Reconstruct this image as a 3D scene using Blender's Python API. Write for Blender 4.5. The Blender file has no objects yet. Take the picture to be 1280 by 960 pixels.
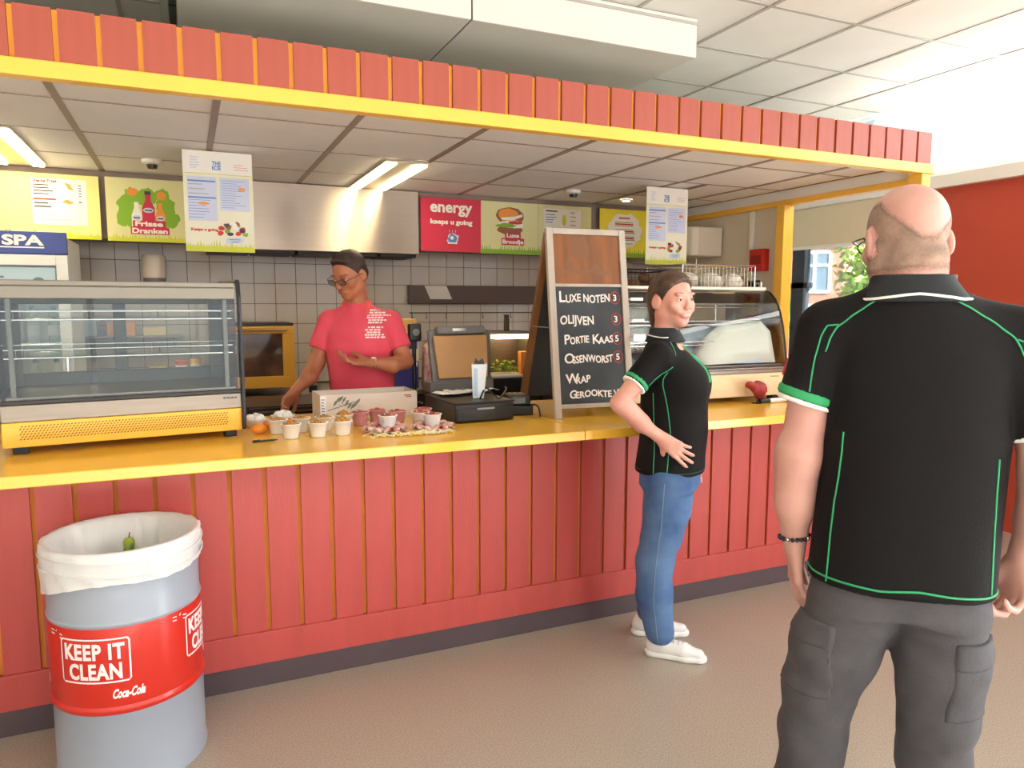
import bpy, bmesh, math, random
import numpy as np
from math import pi, sin, cos, radians
from mathutils import Vector, Matrix
from mathutils.bvhtree import BVHTree

random.seed(7)
rng = np.random.RandomState(7)
SC = bpy.context.scene
COL = SC.collection

# ------------------------------------------------------------------ camera
cam_d = bpy.data.cameras.new('camera')
cam = bpy.data.objects.new('camera', cam_d)
COL.objects.link(cam)
cam_d.sensor_width = 36.0
cam_d.lens = 909.0 / 1280.0 * 36.0
cam_d.clip_start = 0.05
cam_d.clip_end = 200
cam.location = (0, 0, 1.6)
cam.rotation_euler = (Matrix.Rotation(radians(-24.03), 3, 'Z') @ Matrix.Rotation(radians(90 - 6.295), 3, 'X')
                      @ Matrix.Rotation(radians(0.11), 3, 'Z')).to_euler()
SC.camera = cam

# ------------------------------------------------------------------ view and world
SC.view_settings.view_transform = 'Standard'
SC.view_settings.look = 'None'
SC.view_settings.gamma = 1.0
SC.view_settings.use_curve_mapping = False
SC.view_settings.exposure = -0.08
W = bpy.data.worlds.new('sky')
SC.world = W
W.use_nodes = True
_n = W.node_tree.nodes
_l = W.node_tree.links
_bg = _n['Background']
_bg.inputs['Strength'].default_value = 2.6
_tc = _n.new('ShaderNodeTexCoord')
_sx = _n.new('ShaderNodeSeparateXYZ')
_cr = _n.new('ShaderNodeValToRGB')
_l.new(_tc.outputs['Generated'], _sx.inputs[0])
_l.new(_sx.outputs['Z'], _cr.inputs[0])
_cr.color_ramp.elements[0].position = 0.0
_cr.color_ramp.elements[0].color = (0.80, 0.84, 0.88, 1)
_cr.color_ramp.elements[1].position = 0.6
_cr.color_ramp.elements[1].color = (0.62, 0.76, 1.0, 1)
_l.new(_cr.outputs[0], _bg.inputs['Color'])

# ------------------------------------------------------------------ daylight through the window openings, and an added upward fill
def area(name, loc, rot, sx, sy, power, color=(1, 1, 1)):
    d = bpy.data.lights.new(name, 'AREA')
    d.shape = 'RECTANGLE'
    d.size = sx
    d.size_y = sy
    d.energy = power
    d.color = color
    o = bpy.data.objects.new(name, d)
    COL.objects.link(o)
    o.location = loc
    o.rotation_euler = rot
    return o

area('daylight_clerestory', (5.34, 0.8, 2.86), (0, radians(78), 0), 0.5, 6.6, 150, (1.0, 0.99, 0.97))
area('daylight_front_windows', (0.6, -4.3, 1.75), (radians(-90), 0, 0), 7.6, 1.9, 240, (1.0, 0.99, 0.975))
area('added_up_fill', (0.6, -4.25, 1.1), (radians(-130), 0, 0), 7.6, 1.0, 580, (1.0, 0.99, 0.97))  # added fill lamp tilted upwards, meant to brighten the ceilings
area('daylight_glass_doors', (5.32, -1.8, 1.2), (0, radians(105), 0), 2.2, 3.4, 300, (0.97, 0.99, 1.0))
sun_d = bpy.data.lights.new('sun', 'SUN')
sun_d.energy = 85
sun_d.angle = radians(1.0)
sun_d.color = (1.0, 0.98, 0.94)
sun = bpy.data.objects.new('sun', sun_d)
COL.objects.link(sun)
sun.rotation_euler = (radians(52), 0, radians(8))   # shines in through the windows behind the viewpoint

# ------------------------------------------------------------------ helpers: materials
def lin(c):
    r = []
    for v in c[:3]:
        v = v / 255.0
        r.append(v / 12.92 if v <= 0.04045 else ((v + 0.055) / 1.055) ** 2.4)
    return (r[0], r[1], r[2], 1.0)

MATS = {}
def mat(name, rgb, rough=0.5, metal=0.0, var=0.0, vscale=6.0, bump=0.0, bscale=60.0, emit=None, spec=0.5, coat=0.0,
        stretch=(1, 1, 1), rgb2=None, sheen=0.0, sss=0.0, trans=0.0):
    if name in MATS:
        return MATS[name]
    m = bpy.data.materials.new(name)
    m.use_nodes = True
    nt = m.node_tree
    b = nt.nodes['Principled BSDF']
    c = lin(rgb)
    b.inputs['Base Color'].default_value = c
    b.inputs['Roughness'].default_value = rough
    b.inputs['Metallic'].default_value = metal
    b.inputs['Specular IOR Level'].default_value = spec
    if coat:
        b.inputs['Coat Weight'].default_value = coat
        b.inputs['Coat Roughness'].default_value = 0.12
    if sheen:
        b.inputs['Sheen Weight'].default_value = sheen
    if sss:
        b.inputs['Subsurface Weight'].default_value = sss
        b.inputs['Subsurface Radius'].default_value = (0.012, 0.005, 0.003)
    if trans:
        b.inputs['Transmission Weight'].default_value = trans
    if emit is not None:
        b.inputs['Emission Color'].default_value = lin(emit[0])
        b.inputs['Emission Strength'].default_value = emit[1]
    if var or bump or rgb2:
        tc = nt.nodes.new('ShaderNodeTexCoord')
        mp = nt.nodes.new('ShaderNodeMapping')
        mp.inputs['Scale'].default_value = stretch
        nt.links.new(tc.outputs['Object'], mp.inputs[0])
    if var or rgb2:
        ns = nt.nodes.new('ShaderNodeTexNoise')
        ns.inputs['Scale'].default_value = vscale
        ns.inputs['Detail'].default_value = 5
        nt.links.new(mp.outputs[0], ns.inputs['Vector'])
        mx = nt.nodes.new('ShaderNodeMix')
        mx.data_type = 'RGBA'
        cr = nt.nodes.new('ShaderNodeValToRGB')
        cr.color_ramp.elements[0].position = 0.35
        cr.color_ramp.elements[1].position = 0.65
        nt.links.new(ns.outputs['Fac'], cr.inputs[0])
        nt.links.new(cr.outputs[0], mx.inputs[0])
        c2 = lin(rgb2) if rgb2 else tuple(max(0, v * (1 - var)) for v in c[:3]) + (1,)
        mx.inputs[6].default_value = c
        mx.inputs[7].default_value = c2
        nt.links.new(mx.outputs[2], b.inputs['Base Color'])
    if bump:
        nb = nt.nodes.new('ShaderNodeTexNoise')
        nb.inputs['Scale'].default_value = bscale
        nb.inputs['Detail'].default_value = 4
        nt.links.new(mp.outputs[0], nb.inputs['Vector'])
        bp = nt.nodes.new('ShaderNodeBump')
        bp.inputs['Strength'].default_value = min(1.0, bump)
        bp.inputs['Distance'].default_value = 0.004
        nt.links.new(nb.outputs['Fac'], bp.inputs['Height'])
        nt.links.new(bp.outputs[0], b.inputs['Normal'])
    MATS[name] = m
    return m

def glass_mat(name, tint=(235, 243, 242), refl=1.0):
    if name in MATS:
        return MATS[name]
    m = bpy.data.materials.new(name)
    m.use_nodes = True
    nt = m.node_tree
    nt.nodes.clear()
    out = nt.nodes.new('ShaderNodeOutputMaterial')
    mix = nt.nodes.new('ShaderNodeMixShader')
    tr = nt.nodes.new('ShaderNodeBsdfTransparent')
    gl = nt.nodes.new('ShaderNodeBsdfGlossy')
    fr = nt.nodes.new('ShaderNodeFresnel')
    ml = nt.nodes.new('ShaderNodeMath')
    ml.operation = 'MULTIPLY'
    ml.inputs[1].default_value = refl
    tr.inputs[0].default_value = lin(tint)
    gl.inputs['Roughness'].default_value = 0.03
    fr.inputs[0].default_value = 1.5
    nt.links.new(fr.outputs[0], ml.inputs[0])
    nt.links.new(ml.outputs[0], mix.inputs[0])
    nt.links.new(tr.outputs[0], mix.inputs[1])
    nt.links.new(gl.outputs[0], mix.inputs[2])
    nt.links.new(mix.outputs[0], out.inputs[0])
    MATS[name] = m
    return m

# ------------------------------------------------------------------ helpers: meshes
class MB:
    """collects verts and faces of one part"""
    def __init__(s):
        s.v = []
        s.f = []
        s.mi = []
        s.cur = 0
    def m(s, i):
        s.cur = i
        return s
    def add(s, vs, fs, M=None):
        n = len(s.v)
        if M is not None:
            vs = [tuple(M @ Vector(v)) for v in vs]
        s.v += [tuple(v) for v in vs]
        for f in fs:
            s.f.append(tuple(n + i for i in f))
            s.mi.append(s.cur)
        return s
    def box(s, x0, x1, y0, y1, z0, z1, M=None):
        vs = [(x0, y0, z0), (x1, y0, z0), (x1, y1, z0), (x0, y1, z0), (x0, y0, z1), (x1, y0, z1), (x1, y1, z1), (x0, y1, z1)]
        return s.add(vs, [(0, 3, 2, 1), (4, 5, 6, 7), (0, 1, 5, 4), (1, 2, 6, 5), (2, 3, 7, 6), (3, 0, 4, 7)], M)
    def tube(s, pts, r, n=8, caps=True, closed=False, flat=None, M=None):
        pts = [Vector(p) for p in pts]
        m = len(pts)
        rs = r if isinstance(r, (list, tuple)) else [r] * m
        up = None
        vs = []
        for i in range(m):
            if closed:
                t = (pts[(i + 1) % m] - pts[i - 1]).normalized()
            else:
                t = (pts[min(i + 1, m - 1)] - pts[max(i - 1, 0)]).normalized()
            if up is None:
                up = Vector((0, 0, 1)) if abs(t.z) < 0.9 else Vector((1, 0, 0))
            a = t.cross(up)
            if a.length < 1e-6:
                a = t.orthogonal()
            a.normalize()
            b = t.cross(a).normalized()
            up = -b if b.dot(up) < 0 else b
            b = up
            a = b.cross(t).normalized()
            for k in range(n):
                an = 2 * pi * k / n
                vs.append(pts[i] + rs[i] * (cos(an) * a + sin(an) * b))
        fs = []
        for i in range(m if closed else m - 1):
            j = (i + 1) % m
            for k in range(n):
                fs.append((i * n + k, i * n + (k + 1) % n, j * n + (k + 1) % n, j * n + k))
        if caps and not closed:
            fs.append(tuple(range(n - 1, -1, -1)))
            fs.append(tuple((m - 1) * n + k for k in range(n)))
        return s.add(vs, fs, M)
    def lathe(s, prof, c=(0, 0, 0), n=24, M=None, caps=True):
        vs = []
        for r, z in prof:
            for k in range(n):
                a = 2 * pi * k / n
                vs.append((c[0] + r * cos(a), c[1] + r * sin(a), c[2] + z))
        fs = []
        for i in range(len(prof) - 1):
            for k in range(n):
                fs.append((i * n + k, i * n + (k + 1) % n, (i + 1) * n + (k + 1) % n, (i + 1) * n + k))
        if caps:
            if prof[0][0] > 1e-5:
                fs.append(tuple(range(n - 1, -1, -1)))
            if prof[-1][0] > 1e-5:
                fs.append(tuple((len(prof) - 1) * n + k for k in range(n)))
        return s.add(vs, fs, M)
    def ell(s, c, r, n=12, m=8, M=None):
        vs = [(c[0], c[1], c[2] - r[2])]
        for i in range(1, m):
            t = -pi / 2 + pi * i / m
            for k in range(n):
                a = 2 * pi * k / n
                vs.append((c[0] + r[0] * cos(t) * cos(a), c[1] + r[1] * cos(t) * sin(a), c[2] + r[2] * sin(t)))
        vs.append((c[0], c[1], c[2] + r[2]))
        fs = []
        for k in range(n):
            fs.append((0, 1 + (k + 1) % n, 1 + k))
            fs.append((len(vs) - 1, 1 + (m - 2) * n + k, 1 + (m - 2) * n + (k + 1) % n))
        for i in range(m - 2):
            for k in range(n):
                a = 1 + i * n
                fs.append((a + k, a + (k + 1) % n, a + n + (k + 1) % n, a + n + k))
        return s.add(vs, fs, M)
    def prism(s, poly, d0, d1, axis='y', M=None):
        """poly: 2D outline; axis = extrusion axis"""
        n = len(poly)
        vs = []
        for d in (d0, d1):
            for a, b in poly:
                vs.append({'y': (a, d, b), 'x': (d, a, b), 'z': (a, b, d)}[axis])
        fs = [tuple(range(n)), tuple(range(2 * n - 1, n - 1, -1))]
        for i in range(n):
            j = (i + 1) % n
            fs.append((i, n + i, n + j, j))
        return s.add(vs, fs, M)
    # flat print in an x/z plane facing -y, q = layer distance
    def rect(s, x0, x1, z0, z1, q=0.001):
        s.n = getattr(s, 'n', 0) + 1
        q += s.n * 1.5e-5
        return s.add([(x0, -q, z0), (x1, -q, z0), (x1, -q, z1), (x0, -q, z1)], [(0, 1, 2, 3)])
    def poly(s, pts, q=0.001):
        s.n = getattr(s, 'n', 0) + 1
        q += s.n * 1.5e-5
        return s.add([(a, -q, b) for a, b in pts], [tuple(range(len(pts)))])
    def disc(s, cx, cz, rx, rz, q=0.001, n=20, wob=0.0):
        p = []
        for k in range(n):
            a = 2 * pi * k / n
            w = 1 + wob * random.uniform(-1, 1)
            p.append((cx + rx * w * cos(a), cz + rz * w * sin(a)))
        return s.poly(p, q)
    def mesh(s, name, mats, smooth=False, recalc=True):
        me = bpy.data.meshes.new(name)
        me.from_pydata([tuple(v) for v in s.v], [], s.f)
        if not isinstance(mats, (list, tuple)):
            mats = [mats]
        for m in mats:
            me.materials.append(m)
        if len(mats) > 1:
            me.polygons.foreach_set('material_index', s.mi)
        if recalc:
            bm = bmesh.new()
            bm.from_mesh(me)
            bmesh.ops.recalc_face_normals(bm, faces=bm.faces)
            bm.to_mesh(me)
            bm.free()
        if smooth:
            me.polygons.foreach_set('use_smooth', [True] * len(me.polygons))
            me.update()
        return me
    def build(s, name, mats, parent=None, smooth=False, bevel=0.0, segs=2, loc=None, autosmooth=True, recalc=True):
        o = bpy.data.objects.new(name, s.mesh(name, mats, smooth, recalc))
        COL.objects.link(o)
        if parent is not None:
            o.parent = parent
        if loc is not None:
            o.location = loc
        if bevel:
            md = o.modifiers.new('bevel', 'BEVEL')
            md.width = bevel
            md.segments = segs
            md.limit_method = 'ANGLE'
            md.angle_limit = radians(40)
        if smooth and autosmooth:
            md = o.modifiers.new('split', 'EDGE_SPLIT')
            md.split_angle = radians(50)
        return o

def tag(o, label=None, cat=None, group=None, kind=None):
    if label:
        o['label'] = label
    if cat:
        o['category'] = cat
    if group:
        o['group'] = group
    if kind:
        o['kind'] = kind
    return o

def thing(name, label, cat, loc=(0, 0, 0), rz=0.0, group=None):
    o = bpy.data.objects.new(name, None)
    o.empty_display_size = 0.1
    COL.objects.link(o)
    o.location = loc
    o.rotation_euler = (0, 0, rz)
    return tag(o, label, cat, group)

def structure(name, loc=(0, 0, 0)):
    o = bpy.data.objects.new(name, None)
    COL.objects.link(o)
    o.location = loc
    return tag(o, kind='structure')

def share(name, me, parent, loc, rot=None, scale=None):
    o = bpy.data.objects.new(name, me)
    COL.objects.link(o)
    o.parent = parent
    o.location = loc
    if rot:
        o.rotation_euler = rot
    if scale:
        o.scale = scale
    return o

def dup(root, loc, rz=None, label=None, group=None):
    c = root.copy()
    COL.objects.link(c)
    c.location = loc
    if rz is not None:
        c.rotation_euler = (0, 0, rz)
    if label:
        c['label'] = label
    if group:
        c['group'] = group
    for ch in list(root.children):
        a = ch.copy()
        COL.objects.link(a)
        a.parent = c
        for g in list(ch.children):
            b = g.copy()
            COL.objects.link(b)
            b.parent = a
    return c

# ------------------------------------------------------------------ helpers: lettering
def glyphs(txt, size=0.1, fit=None, shear=0.0, bold=0.0, extrude=0.0005, align='LEFT', spacing=1.0, line=1.0, jitter=0.0):
    cu = bpy.data.curves.new('t', 'FONT')
    cu.body = txt
    cu.size = size
    cu.shear = shear
    cu.offset = bold
    cu.extrude = extrude
    cu.align_x = align
    cu.space_character = spacing
    cu.space_line = line
    cu.resolution_u = 3
    o = bpy.data.objects.new('t', cu)
    COL.objects.link(o)
    dg = bpy.context.evaluated_depsgraph_get()
    me = bpy.data.meshes.new_from_object(o.evaluated_get(dg))
    vs = [list(v.co) for v in me.vertices]
    fs = [tuple(p.vertices) for p in me.polygons]
    bpy.data.objects.remove(o)
    bpy.data.curves.remove(cu)
    bpy.data.meshes.remove(me)
    if fit and vs:
        xs = [v[0] for v in vs]
        w = max(xs) - min(xs)
        k = fit / w
        x0 = {'LEFT': min(xs), 'CENTER': (min(xs) + max(xs)) / 2, 'RIGHT': max(xs)}[align]
        for v in vs:
            v[0] = (v[0] - x0) * k
    # text plane x/y -> x/z facing -y
    return [(v[0], -v[2] - extrude, v[1]) for v in vs], fs

def letter(mb, txt, x, z, size, q=0.002, **k):
    vs, fs = glyphs(txt, size, **k)
    mb.add([(v[0] + x, v[1] - q, v[2] + z) for v in vs], fs)
    return mb

# ------------------------------------------------------------------ common materials
RED = mat('red painted wood', (190, 78, 74), 0.42, var=0.10, vscale=3, bump=0.15, bscale=30, stretch=(6, 1, 0.6))
RED_F = mat('red painted fascia wood', (170, 80, 64), 0.5, var=0.10, vscale=3, bump=0.15, bscale=30, stretch=(6, 1, 0.6))
YEL = mat('yellow painted wood', (252, 196, 78), 0.35, var=0.06, vscale=4)
YEL_TOP = mat('glossy yellow worktop', (252, 194, 66), 0.22, var=0.06, vscale=2.5, coat=0.3)
GROOVE = mat('ochre groove paint', (214, 130, 44), 0.6)
GROOVE_F = mat('yellow groove paint', (246, 170, 60), 0.6)
SEAM = mat('dark red groove', (120, 35, 28), 0.8)
WHITE = mat('white paint', (232, 230, 224), 0.6)
CEIL = mat('white ceiling tile', (238, 236, 231), 0.85, var=0.04, vscale=3)
TBAR = mat('grey ceiling rail', (176, 172, 166), 0.5)
KCEIL = mat('cream kiosk ceiling tile', (242, 238, 238), 0.8, var=0.04, vscale=3)
KBAR = mat('brown grey ceiling rail', (150, 132, 122), 0.5)
STEEL = mat('brushed steel', (190, 182, 172), 0.28, 1.0, var=0.08, vscale=4, stretch=(1, 1, 30))
CHROME = mat('chrome wire', (210, 210, 208), 0.18, 1.0)
BLACK = mat('black plastic', (22, 22, 24), 0.35)
DARK = mat('dark metal', (48, 46, 46), 0.4, 0.5)
WPLAS = mat('white plastic', (238, 238, 236), 0.35)
TILE = mat('glazed grey tile', (188, 178, 170), 0.18, var=0.06, vscale=2)
GROUT = mat('dark grout', (92, 82, 76), 0.9)
GLASS = glass_mat('clear glass', (247, 249, 247), 0.9)
GLASS2 = glass_mat('window glass', (245, 250, 248), 0.8)
PAPER = mat('white paper', (240, 240, 238), 0.7)
# ================================================================== SETTING
XR = 5.24      # right wall
XL = -4.2
YF = -4.3      # wall behind the viewpoint
YB = 6.6
ZC = 3.16      # ceiling of the hall

m_floor = bpy.data.materials.new('speckled beige vinyl')
m_floor.use_nodes = True
nt = m_floor.node_tree
b = nt.nodes['Principled BSDF']
tc = nt.nodes.new('ShaderNodeTexCoord')
n1 = nt.nodes.new('ShaderNodeTexNoise'); n1.inputs['Scale'].default_value = 170; n1.inputs['Detail'].default_value = 3
n2 = nt.nodes.new('ShaderNodeTexNoise'); n2.inputs['Scale'].default_value = 1.2; n2.inputs['Detail'].default_value = 3
cr = nt.nodes.new('ShaderNodeValToRGB')
cr.color_ramp.elements[0].position = 0.30; cr.color_ramp.elements[0].color = lin((146, 135, 121))
cr.color_ramp.elements[1].position = 0.72; cr.color_ramp.elements[1].color = lin((184, 175, 163))
mx = nt.nodes.new('ShaderNodeMix'); mx.data_type = 'RGBA'; mx.blend_type = 'MULTIPLY'; mx.inputs[0].default_value = 0.25
nt.links.new(tc.outputs['Object'], n1.inputs[0]); nt.links.new(tc.outputs['Object'], n2.inputs[0])
nt.links.new(n1.outputs['Fac'], cr.inputs[0]); nt.links.new(cr.outputs[0], mx.inputs[6]); nt.links.new(n2.outputs['Color'], mx.inputs[7])
nt.links.new(cr.outputs[0], b.inputs['Base Color'])
b.inputs['Roughness'].default_value = 0.32
b.inputs['Specular IOR Level'].default_value = 0.5

mb = MB(); mb.box(XL - 0.2, XR + 0.2, YF - 0.2, YB + 0.2, -0.1, 0)
tag(mb.build('floor', m_floor), kind='structure')

# hall ceiling: slab, rails, tiles
cl = structure('ceiling', (0, 0, 0))
mb = MB(); mb.box(XL - 0.2, XR + 0.2, YF - 0.2, YB + 0.2, ZC + 0.016, ZC + 0.14); mb.build('slab', CEIL, cl)
CX = [XR - 0.48 - 0.627 * k for k in range(12)][::-1] + [XR]     # rails running along y
CY = [0.55 + 0.642 * k for k in range(10)]                        # rails running along x
tm = None
for i in range(len(CX) - 1):
    for j in range(len(CY) - 1):
        w, d = CX[i + 1] - CX[i], CY[j + 1] - CY[j]
        t = MB(); t.box(0.008, w - 0.008, 0.008, d - 0.008, 0, 0.014)
        if i == 0 and j == 0 or i == len(CX) - 2 and j == 0:
            tm = t.mesh('ceiling_tile', CEIL)
        share('ceiling_tile', tm, cl, (CX[i], CY[j], ZC + random.uniform(0, 0.0015)))
rm = MB(); rm.box(-0.012, 0.012, CY[0], CY[-1], 0, 0.01); rx = rm.mesh('ceiling_rail', TBAR)
rm = MB(); rm.box(CX[0], XR, -0.010, 0.010, 0, 0.009); ry = rm.mesh('ceiling_rail', TBAR)
for x in CX[:-1]:
    share('ceiling_rail', rx, cl, (x, 0, ZC - 0.004))
for y in CY:
    share('ceiling_rail', ry, cl, (0, y, ZC - 0.0035))

# right wall: red wall, white ledge band, clerestory, side window with blind
REDW = mat('matt red wall', (184, 70, 50), 0.6, var=0.05, vscale=1.5)
wr = structure('wall_right')
mb = MB()
mb.box(XR, XR + 0.2, YF, -3.6, 0, 2.47)
mb.box(XR, XR + 0.2, 0.0, 4.15, 0, 2.47)
mb.box(XR, XR + 0.2, -3.6, 0.0, 2.35, 2.47)
mb.box(XR, XR + 0.2, 4.15, 6.1, 0, 0.75)
mb.box(XR, XR + 0.2, 6.1, YB, 0, 2.47)
mb.build('red_wall', REDW, wr)
mb = MB(); mb.box(XR - 0.05, XR + 0.2, YF, YB, 2.47, 2.565); mb.build('ledge_band', WHITE, wr, bevel=0.004)
w1 = structure('window_1')      # clerestory
fr = MB()
for y in (-4.2, -2.6, -1.0, 0.6, 6.4):
    fr.box(XR + 0.04, XR + 0.12, y - 0.025, y + 0.025, 2.565, ZC + 0.016)
fr.box(XR + 0.04, XR + 0.12, YF, YB, 2.565, 2.60)
fr.build('window_frame', WHITE, w1)
g = MB(); g.box(XR + 0.075, XR + 0.081, YF, YB, 2.6, ZC + 0.01); g.build('pane', GLASS2, w1)

w2 = structure('window_2')      # side window behind the stall
ALU = mat('dark grey window metal', (70, 76, 86), 0.4, 0.3)
fr = MB()
for y, w in ((4.17, .03), (5.22, .075), (6.08, .03)):
    fr.box(XR + 0.03, XR + 0.10, y - w, y + w, 0.75, 2.47)
fr.box(XR + 0.03, XR + 0.10, 4.15, 6.1, 0.75, 0.82)
fr.box(XR + 0.03, XR + 0.10, 4.15, 6.1, 2.40, 2.47)
fr.build('window_frame', ALU, w2)
t = MB(); t.box(XR + 0.03, XR + 0.10, 5.10, 6.06, 1.75, 1.80); t.box(XR + 0.03, XR + 0.10, 5.30, 6.06, 1.36, 1.40); t.build('transom', ALU, w2)
g = MB(); g.box(XR + 0.06, XR + 0.066, 4.17, 6.08, 0.8, 2.42); g.build('pane', GLASS2, w2)
bl = thing('roller_blind', 'cream roller blind pulled down over the top of the side window', 'blind', (XR - 0.03, 5.1, 0))
BLI = mat('cream blind cloth', (214, 204, 178), 0.8, var=0.03, vscale=8)
mb = MB(); mb.box(-0.004, 0.004, -1.0, 1.05, 2.12, 2.45); mb.box(-0.004, 0.004, -1.0, 1.05, 2.45, 2.462); mb.build('blind_cloth', BLI, bl)
mb = MB(); mb.box(-0.012, 0.012, -1.0, 1.05, 2.10, 2.125); mb.build('bottom_bar', WHITE, bl)

d1 = structure('door_1')      # glass doors of the hall, right of the viewpoint
fr = MB()
for y in (-3.57, -2.4, -1.2, -0.03):
    fr.box(XR + 0.02, XR + 0.06, y - 0.03, y + 0.03, 0, 2.35)
fr.box(XR + 0.02, XR + 0.06, -3.6, 0, 0, 0.07); fr.box(XR + 0.02, XR + 0.06, -3.6, 0, 2.29, 2.35)
fr.build('door_frame', ALU, d1)
g = MB(); g.box(XR + 0.035, XR + 0.041, -3.57, -0.03, 0.07, 2.29); g.build('pane', GLASS2, d1)

# small grey plate on the red wall
pl = thing('wall_plate', 'small grey slot plate on the red wall beside the bald man', 'plate', (XR - 0.001, 3.72, 1.80))
mb = MB(); mb.box(-0.012, 0, -0.09, 0.05, -0.022, 0.022); mb.build('plate', mat('grey plate', (196, 190, 180), 0.4), pl, bevel=0.003)
mb = MB(); mb.box(-0.014, -0.012, -0.075, 0.03, -0.005, 0.006); mb.build('slot', BLACK, pl)

# other walls
OFF = mat('off white wall', (222, 216, 204), 0.8, var=0.03, vscale=2)
mb = MB(); mb.box(XL - 0.2, XL, YF, YB, 0, ZC + 0.016); tag(mb.build('wall_left', OFF), kind='structure')
mb = MB()
mb.box(XL, XR, YB, YB + 0.2, 0, ZC + 0.016)
tag(mb.build('wall_back', OFF), kind='structure')
wf = structure('wall_front')
mb = MB()
mb.box(XL, XR, YF - 0.2, YF, 0, 0.8)
mb.box(XL, XR, YF - 0.2, YF, 2.7, ZC + 0.016)
mb.box(XL, -3.2, YF - 0.2, YF, 0.8, 2.7)
mb.box(4.4, XR, YF - 0.2, YF, 0.8, 2.7)
mb.build('wall_panel', OFF, wf)
w3 = structure('window_3')
fr = MB()
for x in (-3.2, -1.3, 0.6, 2.5, 4.4):
    fr.box(x - 0.03, x + 0.03, YF - 0.12, YF - 0.06, 0.8, 2.7)
fr.box(-3.2, 4.4, YF - 0.12, YF - 0.06, 0.8, 0.86)
fr.box(-3.2, 4.4, YF - 0.12, YF - 0.06, 2.64, 2.7)
fr.build('window_frame', ALU, w3)

# boxed duct under the ceiling
DUCT = mat('white duct casing', (226, 224, 216), 0.6, var=0.03, vscale=2)
dk = thing('ceiling_duct', 'long white boxed air duct under the hall ceiling above the stall', 'duct', (0, 0, 0))
for (x0, x1) in ((0.02, 1.305), (1.312, 2.63)):
    mb = MB(); mb.box(x0, x1, 3.41, 6.2, 2.95, ZC - 0.005); mb.build('casing_section', DUCT, dk, bevel=0.004)
mb = MB(); mb.box(1.300, 1.317, 3.415, 6.2, 2.954, ZC - 0.01); mb.build('joint', BLACK, dk)
mb = MB(); mb.box(-0.0, 2.64, 3.404, 3.412, 3.12, 3.135); mb.build('edge_strip', TBAR, dk)
pr = thing('ceiling_profile', 'pale metal profile running beside the left end of the white duct', 'profile', (0, 0, 0))
mb = MB(); mb.box(-0.055, -0.015, 3.3, 6.2, 3.02, ZC - 0.006); mb.build('profile', mat('pale green metal', (190, 196, 188), 0.4), pr, bevel=0.004)

# outdoors seen through the side window
GRS = mat('outdoor paving', (150, 150, 145), 0.9, var=0.2)
mb = MB(); mb.box(XR + 0.3, 40, -30, 45, -0.5, -0.3); tag(mb.build('ground', GRS), kind='structure')
BR = mat('red brown brick', (168, 108, 92), 0.9, var=0.25, vscale=20)
bd = thing('house', 'brick house with white framed windows beyond the side window', 'building', (19.5, 21, -0.3), radians(-45))
mb = MB(); mb.box(-4.6, 4.6, 0, 6, 0, 4.1); mb.build('brick_wall', BR, bd)
mb = MB(); mb.prism([(-4.8, 4.1), (4.8, 4.1), (4.8, 4.2), (0, 4.9), (-4.8, 4.2)], -0.2, 6.2); mb.build('roof', mat('dark roof', (90, 70, 66), 0.8), bd)
WIN = mat('white window frame', (240, 240, 240), 0.5)
PAN = mat('dark window pane', (96, 112, 130), 0.1)
for x in (-4.2, -2.4, -0.6, 1.2, 3.0):
    for z in (0.4, 2.3):
        f = MB()
        f.box(x, x + 1.1, -0.06, 0.02, z, z + 0.09); f.box(x, x + 1.1, -0.06, 0.02, z + 1.41, z + 1.5)
        for q in (x, x + 0.5, x + 1.01):
            f.box(q, q + 0.09, -0.06, 0.02, z, z + 1.5)
        f.box(x, x + 1.1, -0.06, 0.02, z + 0.95, z + 1.02)
        fo = f.build('window', WIN, bd)
        g = MB(); g.box(x + 0.05, x + 1.05, -0.02, 0.01, z + 0.05, z + 1.45); g.build('pane', PAN, fo)

def leaf_tree(name, label, x, y, z0, zc, r, n, col, seed, group=None):
    rg = np.random.RandomState(seed)
    t = thing(name, label, 'tree', (x, y, -0.3), 0, group)
    mb = MB(); mb.tube([(0, 0, 0), (0.05, 0, zc * 0.5), (0, 0.05, zc + r * 0.3)], [0.14, 0.1, 0.04], 7)
    for k in range(6):
        a = k * 1.1
        mb.tube([(0.03, 0, zc * 0.6), (r * 0.6 * cos(a), r * 0.6 * sin(a), zc + 0.3 * sin(k * 2.0))], [0.05, 0.015], 5)
    mb.build('trunk', mat('bark', (80, 66, 52), 0.9), t)
    cs = rg.randn(14, 3); cs /= np.linalg.norm(cs, axis=1)[:, None]; cs *= r * 0.62 * rg.rand(14, 1) ** 0.4
    P = cs[rg.randint(0, 14, n)] + rg.randn(n, 3) * r * 0.24
    P[:, 2] += zc
    U = rg.randn(n, 3); U /= np.linalg.norm(U, axis=1)[:, None]
    V = np.cross(U, rg.randn(n, 3)); V /= np.linalg.norm(V, axis=1)[:, None]
    s = 0.06 + 0.05 * rg.rand(n, 1)
    vs = np.stack([P - U * s, P + V * s * .5, P + U * s, P - V * s * .5], 1).reshape(-1, 3)
    me = bpy.data.meshes.new('foliage')
    me.from_pydata(vs.tolist(), [], [(4 * i, 4 * i + 1, 4 * i + 2, 4 * i + 3) for i in range(n)])
    me.materials.append(col)
    o = bpy.data.objects.new('foliage', me); COL.objects.link(o); o.parent = t; o['kind'] = 'stuff'
    return t
LEAF = mat('green leaves', (104, 150, 66), 0.6, rgb2=(60, 104, 44), vscale=1.5)
LEAF2 = mat('yellow green leaves', (160, 182, 78), 0.6, rgb2=(110, 150, 56), vscale=1.5)
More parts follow.
